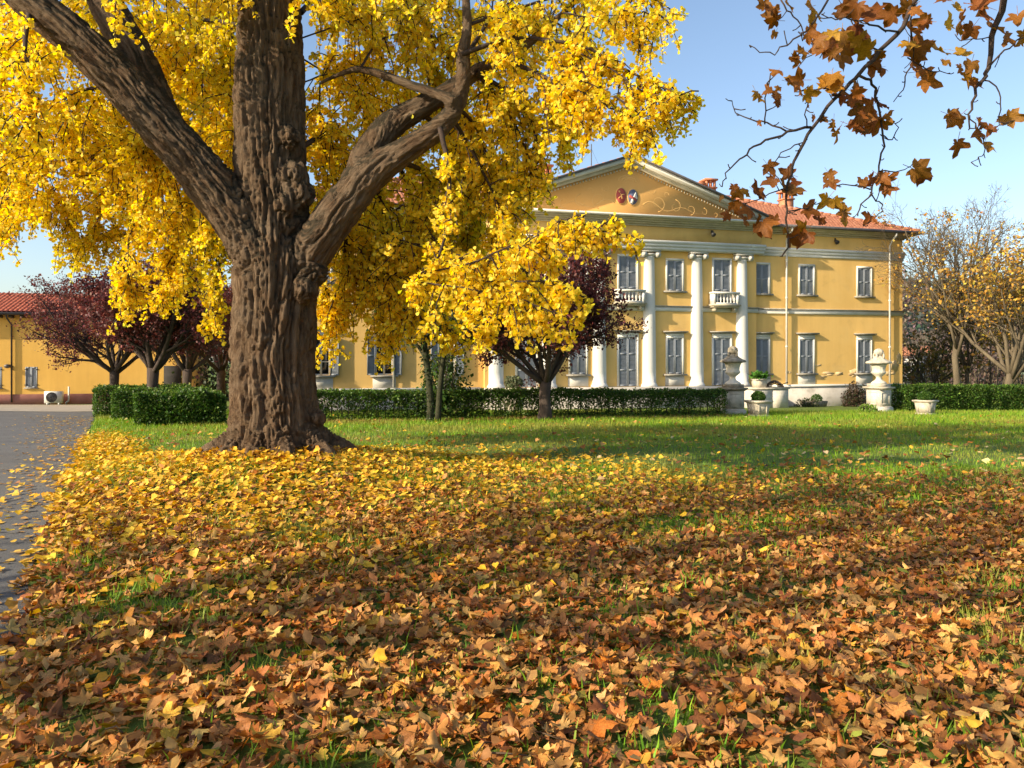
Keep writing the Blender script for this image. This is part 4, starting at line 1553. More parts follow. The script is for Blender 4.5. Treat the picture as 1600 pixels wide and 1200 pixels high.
# ------------------------------------------------------------------ the ginkgo
TD = 10.6
ginkgo = thing('ginkgo_tree', 'huge golden ginkgo with thick furrowed trunk forking low, standing on a leafy mound', 'tree', (TREE[0], TREE[1], float(ground_z(TREE[0], TREE[1]))))
G0 = np.array(ginkgo.location)

def chain(rows, d0, d1):
    n = len(rows)
    pts, rad = [], []
    for k, (px, py, w) in enumerate(rows):
        d = d0+(d1-d0)*k/(n-1)
        pts.append(P(px, py, d))
        rad.append(w/2/FOCAL*d)
    return np.array(pts), np.array(rad)

def smooth_chain(pts, rad, k=4):
    """Catmull-Rom refinement."""
    n = len(pts)
    P_ = np.concatenate([[2*pts[0]-pts[1]], pts, [2*pts[-1]-pts[-2]]])
    R_ = np.concatenate([[rad[0]], rad, [rad[-1]]])
    op, orr = [], []
    for i in range(1, n):
        for t in np.arange(k)/k:
            a, b, c, d = P_[i-1], P_[i], P_[i+1], P_[i+2]
            op.append(.5*((2*b)+(-a+c)*t+(2*a-5*b+4*c-d)*t*t+(-a+3*b-3*c+d)*t**3))
            orr.append(R_[i]+(R_[i+1]-R_[i])*t)
    op.append(pts[-1]); orr.append(rad[-1])
    return np.array(op), np.array(orr)

limbs = {
 'trunk': chain([(436,760,175),(434,720,153),(430,680,137),(428,640,127),(426,560,120),(430,470,121),(432,420,125),(428,370,118),(424,300,109),(421,220,101),(420,120,98),(422,0,90),(425,-200,78),(430,-500,55),(430,-900,24)], TD, TD),
 'left':  chain([(425,450,64),(405,400,74),(365,335,73),(315,270,69),(255,200,67),(190,128,62),(120,62,60),(50,5,54),(-60,-90,42),(-200,-220,30),(-330,-380,12)], 10.5, 9.5),
 'left_up': chain([(285,235,38),(250,170,50),(222,110,55),(190,50,53),(160,-5,50),(130,-90,44),(80,-250,33),(60,-450,12)], 10.35, 11.2),
 'right': chain([(450,440,55),(485,392,64),(530,330,60),(575,275,55),(625,240,41),(675,208,34),(708,175,30),(722,130,25),(724,85,21),(730,40,16),(728,-40,14),(740,-200,7)], 10.5, 9.9),
 'right_up': chain([(535,322,33),(570,250,47),(605,200,43),(650,172,37),(700,142,28),(745,112,23),(790,92,19),(830,64,14),(880,20,10),(960,-60,7)], 10.45, 10.6),
 'side':  chain([(712,160,21),(680,146,16),(640,132,15),(600,118,14),(562,108,12),(530,116,9),(500,130,7)], 10.05, 10.7),
}
mb = MB()
segs = []
upper = []
for nm, (pts, rad) in limbs.items():
    p, r_ = smooth_chain(pts, rad, 4)
    inside = [i for i in range(len(p)) if p[i][2] < EYE+(HORIZON+55)/FOCAL*p[i][1] and abs(p[i][0]) < .72*p[i][1]]
    last = inside[-1]+1
    if last < len(p)-1:
        upper.append((p[last-1:], r_[last-1:]))
        p, r_ = p[:last+1], r_[:last+1]
    mb.tube(p, r_, 22)
    s = np.concatenate([[0], np.cumsum(np.linalg.norm(np.diff(p, axis=0), axis=1))])
    off = {'trunk': 0, 'left': 2.2, 'left_up': 4.0, 'right': 2.2, 'right_up': 4.0, 'side': 6}[nm]
    for i in range(len(p)-1):
        segs.append((p[i], p[i+1], r_[i], r_[i+1], s[i]+off))
# root flare
base = P(434, 712, TD)
for k, (a, ln, w) in enumerate([(-2.9, .95, .20), (-2.35, .8, .17), (-1.75, .75, .16), (-1.1, .75, .17), (-.5, .95, .20), (.1, 1.0, .2), (.9, .8, .18), (1.7, .8, .18), (2.5, .9, .2)]):
    dr = np.array([math.cos(a), math.sin(a), 0])
    q0 = base+dr*.12+np.array([0, 0, .8])
    q1 = base+dr*.50+np.array([0, 0, .26])
    q2 = base+dr*ln*.92
    q3 = base+dr*(ln*1.22)
    for q, dz in ((q2, .05), (q3, -.10)):
        q[2] = float(ground_z(q[0], q[1]))+dz
    p, r_ = smooth_chain(np.array([q0, q1, q2, q3]), np.array([.12, w*.9, w*.6, .04]), 4)
    mb.tube(p, r_, 14)
    for i in range(len(p)-1):
        segs.append((p[i+1], p[i], r_[i+1], r_[i], -.1*i))
# burls and old cuts
def blob(px, py, d, r_, sq=(1, 1, 1)):
    c = P(px, py, d)
    n, m = 14, 10
    prof = [(r_*math.sin(math.pi*k/m)+1e-3, -r_*sq[2]*math.cos(math.pi*k/m)) for k in range(m+1)]
    mb.lathe(prof, n, c)
for q in [(484,425,10.4,.22),(474,452,10.3,.18),(458,275,10.3,.20),(464,303,10.35,.22),(452,215,10.3,.16),(446,322,10.25,.17),(395,460,10.18,.12),(488,655,10.5,.15),(440,640,10.16,.10),(490,690,10.5,.18)]:
    blob(*q)
tmp = mb.build('tmp', None)
md = tmp.modifiers.new('r', 'REMESH')
md.mode = 'VOXEL'
md.voxel_size = .018
dg = bpy.context.evaluated_depsgraph_get()
me = bpy.data.meshes.new_from_object(tmp.evaluated_get(dg))
bpy.data.objects.remove(tmp)
nv = len(me.vertices)
co = np.empty(nv*3)
me.vertices.foreach_get('co', co)
co = co.reshape(-1, 3)
# relax the voxel steps
ed = np.empty(len(me.edges)*2, dtype=np.int64)
me.edges.foreach_get('vertices', ed)
ed = ed.reshape(-1, 2)
deg = np.bincount(ed.ravel(), minlength=nv).astype(float)
for it in range(12):
    acc = np.zeros_like(co)
    for ax in range(3):
        acc[:, ax] = np.bincount(ed[:, 0], co[ed[:, 1], ax], nv)+np.bincount(ed[:, 1], co[ed[:, 0], ax], nv)
    co = .45*co+.55*acc/deg[:, None]
me.vertices.foreach_set('co', co.ravel())
me.update()
nrm = np.empty(nv*3)
me.vertices.foreach_get('normal', nrm)
nrm = nrm.reshape(-1, 3)
# local axis frame from the skeleton
wsum = np.zeros(nv); A = np.zeros((nv, 3)); Cc = np.zeros((nv, 3)); S = np.zeros(nv); RR = np.zeros(nv)
for a, b, ra, rb, s0 in segs:
    ab = b-a
    L = np.linalg.norm(ab)
    near = np.where(np.linalg.norm(co-(a+b)/2, axis=1) < 2.2)[0]
    if len(near) == 0:
        continue
    q = co[near]
    t = np.clip(((q-a)@ab)/(L*L), 0, 1)
    c = a+t[:, None]*ab
    d = np.linalg.norm(q-c, axis=1)
    rad = ra+(rb-ra)*t
    w = np.exp(-5*(d/rad)**1.5)+1e-12
    wsum[near] += w
    A[near] += w[:, None]*ab/L
    Cc[near] += w[:, None]*c
    S[near] += w*(s0+t*L)
    RR[near] += w*rad
wsum = np.maximum(wsum, 1e-12)
A, Cc, S, RR = unit(A), Cc/wsum[:, None], S/wsum, RR/wsum
res = co-Cc
res -= A*np.sum(res*A, axis=1, keepdims=True)
q = res+A*(S*.065)[:, None]
warp = np.stack([fbm(co*3.0, 2, 7), fbm(co*3.0+9, 2, 8), fbm(co*3.0+21, 2, 9)], 1)
q1 = q*11.5+warp*.42
r1 = np.abs(vnoise(q1, 1))
r2 = np.abs(vnoise(q1*1.9+5, 2))
r3 = fbm(np.stack([res[:, 0], res[:, 1], res[:, 2]], 1)*34+A*(S*9)[:, None], 3, 4)
r4 = np.abs(vnoise((res+A*(S*.10)[:, None])*30+warp*.8, 6))
groove = np.exp(-(r1/.10))*1.0+np.exp(-(r2/.10))*.85+np.exp(-(r4/.13))*.6
ridge = .35*(r1+r2)-groove
amp = np.clip(RR/.5, .14, 1.0)*.062
disp = (ridge+.25)*amp+r3*.020*np.clip(RR/.3, .3, 1)+.03*fbm(co*1.7, 2, 12)*np.clip(RR/.5, .2, 1)
co2 = co+nrm*disp[:, None]
me.vertices.foreach_set('co', co2.ravel())
me.polygons.foreach_set('use_smooth', np.ones(len(me.polygons), dtype=bool))
me.update()

m, nt, out = new_mat('ginkgo_bark')
Lk = nt.links.new
tc = node(nt, 'ShaderNodeTexCoord')
mp = node(nt, 'ShaderNodeMapping')
mp.inputs['Scale'].default_value = (1, 1, .22)
Lk(tc.outputs['Object'], mp.inputs['Vector'])
gr_ = node(nt, 'ShaderNodeAttribute')
gr_.attribute_name = 'grain'
n1 = node(nt, 'ShaderNodeTexNoise', Scale=16.0, Detail=9.0, Roughness=.75, Distortion=.6)
Lk(gr_.outputs['Vector'], n1.inputs['Vector'])
c1 = ramp(nt, n1.outputs['Fac'], [(.30, (.036, .021, .012)), (.45, (.095, .056, .031)), (.58, (.17, .11, .064)), (.74, (.31, .225, .145))])
n2 = node(nt, 'ShaderNodeTexNoise', Scale=2.6, Detail=9.0, Roughness=.7)
Lk(tc.outputs['Object'], n2.inputs['Vector'])
k2 = ramp(nt, n2.outputs['Fac'], [(.42, (0, 0, 0)), (.66, (.7, .7, .7))])
mx = node(nt, 'ShaderNodeMixRGB')
Lk(k2, mx.inputs[0]); Lk(c1, mx.inputs[1])
mx.inputs[2].default_value = (.18, .135, .092, 1)
# moss and grime on the upper side of the limbs: grows where the surface faces up
ge = node(nt, 'ShaderNodeNewGeometry')
sx = node(nt, 'ShaderNodeSeparateXYZ')
Lk(ge.outputs['Normal'], sx.inputs[0])
n4 = node(nt, 'ShaderNodeTexNoise', Scale=4.0, Detail=6.0)
Lk(tc.outputs['Object'], n4.inputs['Vector'])
ma = node(nt, 'ShaderNodeMath', operation='MULTIPLY_ADD')
Lk(sx.outputs['Z'], ma.inputs[0]); ma.inputs[1].default_value = .55; Lk(n4.outputs['Fac'], ma.inputs[2])
k4 = ramp(nt, ma.outputs[0], [(.60, (0, 0, 0)), (.80, (.9, .9, .9))])
sz_ = node(nt, 'ShaderNodeSeparateXYZ')
Lk(tc.outputs['Object'], sz_.inputs[0])
hz_ = node(nt, 'ShaderNodeMapRange')
hz_.inputs['From Min'].default_value = 1.6
hz_.inputs['From Max'].default_value = 3.0
Lk(sz_.outputs['Z'], hz_.inputs['Value'])
mm_ = node(nt, 'ShaderNodeMath', operation='MULTIPLY')
Lk(k4, mm_.inputs[0]); Lk(hz_.outputs[0], mm_.inputs[1])
mx2 = node(nt, 'ShaderNodeMixRGB')
Lk(mm_.outputs[0], mx2.inputs[0]); Lk(mx.outputs[0], mx2.inputs[1])
mx2.inputs[2].default_value = (.030, .026, .016, 1)
b = node(nt, 'ShaderNodeBsdfPrincipled', Roughness=.92)
b.inputs['Specular IOR Level'].default_value = .2
Lk(mx2.outputs[0], b.inputs['Base Color'])
n3 = node(nt, 'ShaderNodeTexNoise', Scale=38.0, Detail=7.0, Roughness=.75, Distortion=.4)
Lk(gr_.outputs['Vector'], n3.inputs['Vector'])
bp = node(nt, 'ShaderNodeBump', Strength=1.0, Distance=.06)
Lk(n3.outputs['Fac'], bp.inputs['Height']); Lk(bp.outputs[0], b.inputs['Normal'])
Lk(b.outputs[0], out.inputs['Surface'])
M['bark_ginkgo'] = m
at_ = me.attributes.new('grain', 'FLOAT_VECTOR', 'POINT')
at_.data.foreach_set('vector', (res+A*(S*.12)[:, None]).ravel())
me.name = 'trunk'
for p_, r_ in upper:
    ub = MB()
    ub.tube(p_, r_*.96, 14)
    uo = ub.build('upper_limb', M['bark'], ginkgo, smooth=True)
    uo.matrix_parent_inverse = Matrix.Translation(-ginkgo.location)
me.materials.append(m)
tr = link('trunk', me, ginkgo)
tr.matrix_parent_inverse = Matrix.Translation(-ginkgo.location)

# leafy boughs: every bough is a polyline (photo column, row, depth) that leaves a limb and droops
B = lambda *a: np.array([P(*q) for q in a])
boughs = [
 # left side
 (B((200,130,10.1),(120,150,11.3),(60,230,12.3),(30,320,12.8)), 1.25),
 (B((290,250,10.4),(230,250,12.2),(170,300,13.3),(140,370,13.8)), 1.2),
 (B((330,300,10.6),(300,310,12.3),(270,370,13.2),(270,440,13.4)), 1.1),
 (B((90,40,9.9),(30,60,10.5),(-40,110,11),(-90,200,11.5)), 1.2),
 (B((50,5,9.8),(40,60,9.4),(45,130,9.2),(60,210,9.2)), .7),
 (B((430,100,10.7),(330,105,12.4),(220,130,13.8),(120,190,14.6)), 1.3),
 (B((430,150,10.7),(340,190,12.8),(260,210,14.8),(150,270,15.8)), 1.3),
 (B((425,50,10.7),(300,30,11.8),(180,40,12.8),(60,90,13.4)), 1.2),
 (B((430,180,10.7),(380,230,12.8),(330,300,14.3),(310,380,15)), 1.2),
 (B((-60,100,11),(-30,200,13),(0,290,13.5),(10,340,13.6)), 1.1),
 (B((230,300,12.5),(205,360,12.4),(200,420,12.3),(205,455,12.3)), .75),
 (B((330,340,12.4),(340,400,12.6),(335,450,12.7),(330,490,12.7)), .7),
 (B((170,60,10.8),(130,-20,12),(60,-20,13),(0,40,14)), 1.2),
 (B((250,190,10.4),(210,210,11.4),(150,230,12.2),(80,300,12.8)), 1.15),
 (B((360,330,11),(310,350,12.5),(230,360,13.5),(120,380,14)), .8),
 (B((425,20,10.8),(350,0,12.2),(280,60,13.4),(250,140,14)), 1.2),
 (B((-100,-60,10),(-80,40,12),(-20,140,13.6),(40,240,14.5)), 1.2),
 (B((310,30,12),(250,90,13),(190,170,13.5),(180,250,13.7)), 1.1),
 # right side
 (B((722,85,10),(800,60,9.8),(900,70,9.6),(1000,120,9.5),(1080,150,9.4)), .75),
 (B((728,40,10),(820,10,10.3),(940,-20,10.6),(1050,10,10.6)), .95),
 (B((745,112,10.4),(800,150,10.8),(835,200,11),(840,240,11)), 1.05),
 (B((700,150,10.1),(750,210,11),(770,290,11.4),(780,360,11.5)), 1.2),
 (B((688,200,10),(700,260,9.9),(704,320,9.8),(698,370,9.7),(672,415,9.7),(645,445,9.7)), .45),
 (B((672,425,9.7),(730,412,9.5),(800,385,9.3),(865,352,9.2),(915,330,9.1)), .68),
 (B((650,440,9.7),(740,452,9.4),(820,470,9.2),(890,500,9.1)), .62),
 (B((660,420,9.8),(750,400,9.7),(830,430,9.7),(880,470,9.7)), .68),
 (B((580,270,10.4),(600,340,11.4),(590,410,11.8),(580,460,11.9)), 1.15),
 (B((540,320,10.5),(540,390,11.4),(530,450,11.8),(525,490,11.9)), 1.0),
 (B((470,130,10.7),(540,110,12),(620,130,13),(700,190,13.8)), 1.3),
 (B((470,60,10.7),(560,30,11.5),(660,10,12),(760,20,12.4)), 1.3),
 (B((470,230,10.7),(520,210,12.3),(560,270,13.3),(590,340,13.8)), 1.3),
 (B((620,250,10.4),(670,280,11.4),(660,370,12.2),(650,440,12.4)), 1.2),
 (B((790,92,10.4),(870,130,9.6),(940,160,9.3),(1000,190,9.2)), .8),
 (B((770,300,11),(800,370,10.8),(820,430,10.6),(830,460,10.5)), .9),
 (B((600,200,10.5),(640,300,12.6),(670,390,13.2),(690,440,13.3)), 1.2),
 (B((880,20,10),(950,30,9.6),(1000,20,9.3),(1030,40,9.2)), .7),
 (B((880,60,9.7),(905,110,9.5),(925,160,9.4)), .8),
 (B((562,108,10.7),(600,60,11.6),(680,60,12.2),(760,110,12.6)), 1.2),
 (B((500,130,10.8),(500,200,12),(510,290,12.8),(520,360,13)), 1.1),
 (B((720,100,10),(780,20,11),(860,30,11.6),(930,80,12)), 1.0),
 (B((650,170,10.5),(720,230,12),(740,300,12.6),(740,380,12.8)), 1.15),
 (B((640,60,12),(690,120,12.8),(720,180,13.2),(710,260,13.4)), 1.1),
 (B((470,20,10.8),(520,-30,12),(600,-30,13),(680,40,13.6)), 1.2),
 (B((570,300,11),(620,330,11.6),(690,380,11.6),(740,410,11.4)), 1.0),
 (B((560,420,11.6),(620,430,11.4),(690,440,11),(740,460,10.6)), .8),
 (B((530,380,11.6),(560,430,11.9),(620,460,12),(660,480,12)), .8),
 (B((500,420,11.6),(510,460,11.8),(520,500,11.9),(525,530,11.9)), .7),
 (B((570,430,12),(590,480,12.1),(600,510,12.1),(600,530,12.1)), .7),
 (B((640,440,12.3),(670,480,12.3),(690,500,12.3),(700,515,12.3)), .7),
 (B((720,430,11),(760,470,10.6),(770,500,10.5),(760,520,10.5)), .6),
 (B((270,400,13),(250,440,13),(245,470,13)), .6),
 (B((340,440,12.8),(338,490,12.8),(330,520,12.8)), .5),
 (B((195,400,12.3),(190,440,12.3),(200,490,12.3)), .55),
 (B((60,200,12.6),(50,260,13),(100,320,13.2),(110,360,13.3)), 1.0),
 (B((800,385,9.4),(860,375,9.3),(920,365,9.2),(985,368,9.1)), .5),
 (B((840,362,9.3),(890,360,9.2),(930,350,9.1),(960,345,9.1)), .42),
 (B((760,440,9.5),(830,440,9.3),(890,450,9.2),(925,480,9.2)), .5),
 (B((560,350,11),(640,380,11),(720,400,10.8),(790,440,10.6)), .8),
 (B((500,330,11.4),(560,370,11.6),(600,430,11.8),(640,490,11.8)), .9),
 (B((900,80,9.6),(960,110,9.4),(1020,150,9.3),(1090,140,9.2)), .5),
 (B((960,150,9.4),(1000,180,9.3),(1020,215,9.3)), .45),
 (B((470,90,11),(560,150,12.6),(600,230,13.4),(560,330,14)), 1.2),
 (B((350,80,12),(330,160,13.5),(300,230,14.5),(220,310,15)), 1.2),
 (B((420,-30,10.8),(480,-60,10),(560,-60,9.6),(640,-20,9.4)), 1.0),
 (B((420,-40,10.8),(330,-70,9.8),(250,-60,9.4),(180,-30,9.2)), .9),
 (B((745,112,10.4),(790,170,10.9),(820,230,11),(835,280,11)), .9),
 (B((700,175,10.3),(740,240,10.8),(770,300,11),(790,340,11)), 1.0),
 (B((720,110,10.2),(770,140,11.4),(800,230,12),(790,330,12.2)), 1.0),
 (B((690,150,10.4),(700,230,11.8),(720,320,12.4),(730,400,12.6)), 1.0),
 (B((790,95,10.4),(850,120,11),(880,170,11.2),(880,220,11.2)), .8),
 # high boughs above the picture
]
r = np.random.default_rng(77)
for k in range(18):
    z = r.uniform(6.8, 13.0)
    a = k*2.4+r.uniform(-.3, .3)
    reach = r.uniform(3.2, 5.6)*(1-.55*(z-6.8)/8.5)
    p0 = np.array([TREE[0], TREE[1], z])
    dr = np.array([math.cos(a), math.sin(a), 0])
    boughs.append((np.array([p0, p0+dr*reach*.35+[0, 0, .6], p0+dr*reach*.7+[0, 0, .8], p0+dr*reach+[0, 0, .3]]), -1.25))
wood = MB()
leaf_p, leaf_d = [], []
for pts, size in boughs:
    high = size < 0
    size = abs(size)
    near_ = min(((np.linalg.norm(q_[0]-pts[0], axis=1)[i], q_[1][i]) for q_ in limbs.values() for i in range(len(q_[1]))), key=lambda z_: z_[0])
    start_ = .04 if high else (min(.042, .38*near_[1]) if near_[0] < .55 else .013)
    p, rd = smooth_chain(pts, np.linspace(start_**.5, .009**.5, len(pts))**2, 5)
    p = p+r.normal(0, .025, p.shape)*np.linspace(0, 1, len(p))[:, None]
    wood.tube(p, rd, 6, cap=False)
    L = np.sum(np.linalg.norm(np.diff(p, axis=0), axis=1))
    ns = int(L*(5.0 if high else 11.5))
    for q in range(ns):
        t = (.12+.88*r.random())*(len(p)-1)
        i = min(int(t), len(p)-2)
        s = p[i]+(p[i+1]-p[i])*(t-i)
        tg = unit(p[i+1]-p[i])
        dr = unit(tg*.6+rand_dirs(1, r)[0]*.9+np.array([0, 0, -.10]))
        ln = size*r.uniform(.35, 1.0)*(.75+.5*(1-i/len(p)))*.9
        sag = r.choice([.12, .25, .5])
        ln *= 1.25 if sag > .3 else 1.0
        tw = [s]
        for z in range(6):
            dr = unit(dr+np.array([0, 0, -sag])+r.normal(0, .10, 3))
            tw.append(tw[-1]+dr*ln/6)
        tw = np.array(tw)
        wood.tube(tw[::2], np.linspace(.013, .006, 4), 3, cap=False)
        strings = [(tw, 1.0)]
        tw = tw[[0, 2, 4, 6]] if high else tw
        for z in range(2):
            i0 = r.integers(1, len(tw)-1)
            dd = unit(rand_dirs(1, r)[0]+np.array([0, 0, -.5]))
            t2 = [tw[i0]]
            for y_ in range(4):
                dd = unit(dd+np.array([0, 0, -.25])+r.normal(0, .1, 3))
                t2.append(t2[-1]+dd*ln*.13)
            t2 = np.array(t2)
            wood.tube(t2[::2], np.linspace(.008, .004, 3), 3, cap=False)
            strings.append((t2, .6))
        for sp, wgt in strings:
            nl = int(ln*wgt*(18 if high else 66))
            if nl < 1:
                continue
            # leaves sit in tufts on short spurs
            tuft = r.random(max(2, nl//5))*(len(sp)-1)
            tt = np.clip(tuft[r.integers(0, len(tuft), nl)]+r.normal(0, .04, nl), 0, len(sp)-1.001)
            ii = tt.astype(int)
            base_ = sp[ii]+(sp[ii+1]-sp[ii])*(tt-ii)[:, None]
            fw = rand_dirs(nl, r)+np.array([0, 0, -.55])
            leaf_p.append(base_+unit(fw)*.03+r.normal(0, .012, (nl, 3)))
            leaf_d.append(fw)
leaf_p, leaf_d = np.concatenate(leaf_p), np.concatenate(leaf_d)
n = len(leaf_p)
nm = rand_dirs(n, r)
YEL = [(.91, .67, .05), (.94, .73, .07), (.87, .60, .04), (.93, .76, .12), (.76, .66, .07), (.57, .60, .07)]
patch = fbm(leaf_p*.8, 2, 31)
cols = palette(n, YEL, [4, 4, 2.5, 2, .8, .25], .10, r)
greenish = np.clip((patch-.25)*2.2, 0, .75)[:, None]*r.random((n, 1))
cols = cols*(1-greenish)+greenish*np.array([.50, .50, .05])
mb = MB()
scatter(mb, FAN_V, FAN_F, leaf_p, frames(nm, leaf_d), r.uniform(.042, .074, n), cols)
print('ginkgo leaves', n)
o = mb.build('crown', M['leaf_yellow'], ginkgo)
tag(o, kind='stuff')
o.matrix_parent_inverse = Matrix.Translation(-ginkgo.location)
o = wood.build('boughs', M['twig'], ginkgo, smooth=True)
tag(o, kind='stuff')
o.matrix_parent_inverse = Matrix.Translation(-ginkgo.location)
# ------------------------------------------------------------------ plane leaf shapes
def plane_leaf(seed, curl, cup, coarse=False):
    """Five-lobed toothed leaf, about 1 unit across, stalk at the origin pointing -y; curled."""
    r = np.random.default_rng(seed)
    tips = [(-112, .50), (-62, .78), (0, 1.0), (62, .78), (112, .50)]
    pts = []
    ang, rad = [], []
    for k, (a, L) in enumerate(tips):
        a += r.normal(0, 4); L *= r.uniform(.9, 1.08)
        if coarse:
            ang += [a-15, a, a+15]
            rad += [L*.74, L, L*.74]
        else:
            ang += [a-19, a-11, a, a+11, a+19]
            rad += [L*.70, L*.80, L, L*.80, L*.70]
        if k < 4:
            mid = (a+tips[k+1][0])/2
            ang.append(mid); rad.append(.47*r.uniform(.9, 1.1))
    ang = [-165]+ang+[165]
    rad = [.14]+rad+[.14]
    ang, rad = np.radians(np.array(ang)), np.array(rad)*.56
    n = len(ang)
    ring = np.stack([np.sin(ang)*rad, np.cos(ang)*rad+.12, 0*ang], 1)
    inner = np.stack([np.sin(ang)*rad*.5, np.cos(ang)*rad*.5+.12, 0*ang], 1)
    v = np.concatenate([[[0, .12, 0]], inner, ring])
    v[:, 2] = cup*(v[:, 0]**2*1.6)+curl*((v[:, 1]-.3)**2)*1.4+.05*np.sin(v[:, 0]*9+seed)+.05*np.cos(v[:, 1]*8+seed*2)
    rr_ = np.hypot(v[:, 0], v[:, 1]-.12)
    v[:, 2] += np.where(rr_ > .3, 1, 0)*r.normal(0, .05, len(v))
    if coarse:
        v = np.concatenate([v[:1], v[1+n:]])
        return v-np.array([0, .12, 0]), np.array([(0, 1+i, 2+i) for i in range(n-1)])
    f = []
    for i in range(n-1):
        f.append((0, 1+i, 2+i))
        f.append((1+i, 1+n+i, 2+n+i)); f.append((1+i, 2+n+i, 2+i))
    # stalk
    b = len(v)
    v = np.concatenate([v, [[-.008, .12, .0], [.008, .12, .0], [.02, -.20, .06], [.006, -.20, .07]]])
    f += [(b, b+1, b+2), (b, b+2, b+3)]
    return v-np.array([0, .12, 0]), np.array(f)
PLANE = [plane_leaf(k, c, u) for k, (c, u) in enumerate([(.2, .5), (-.5, .5), (.8, -.4), (.5, .9), (-.7, -.6), (1.0, .6), (.1, 1.3), (-.3, 1.0), (.6, -1.0), (1.2, -.2)])]
PLANE_LOW = [plane_leaf(k, c, u, True) for k, (c, u) in enumerate([(.2, .5), (-.5, .5), (.8, -.4), (.5, .9), (-.7, -.6), (1.0, .6), (.1, 1.3), (-.3, 1.0), (.6, -1.0), (1.2, -.2)])]
PLANE_FLAT = [plane_leaf(40+k, c, u) for k, (c, u) in enumerate([(.1, .15), (-.25, .2), (.3, -.2), (.2, .35), (-.35, -.2), (.35, .3)])]

def to_mesh(name, tmpl, mat):
    me_ = bpy.data.meshes.new(name)
    me_.from_pydata([tuple(q) for q in tmpl[0]], [], [tuple(int(z) for z in q) for q in tmpl[1]])
    me_.materials.append(mat)
    me_.polygons.foreach_set('use_smooth', np.ones(len(me_.polygons), dtype=bool))
    me_.update()
    return me_

# ------------------------------------------------------------------ plane tree: trunk outside the picture on the right, boughs reaching in
r = np.random.default_rng(91)
ptx, pty = 7.2, 3.2
plane_tree = thing('plane_tree', 'plane tree whose thin boughs with brown lobed leaves hang in at upper right', 'tree', (ptx, pty, float(ground_z(ptx, pty))))
PL = np.array(plane_tree.location)
D0 = 4.7
def K(*rows):
    return np.array([P(*q) for q in rows])-PL
top = np.array([0, 0, 0.])
mb = MB()
k = np.linspace(0, 1, 12)
mb.tube(np.stack([.15*np.sin(k*3), .1*np.sin(k*4), 8.5*k-.1], 1), .34*(1-.75*k)+.02, 14)
mb.build('trunk', M['bark_pale'], plane_tree, smooth=True)
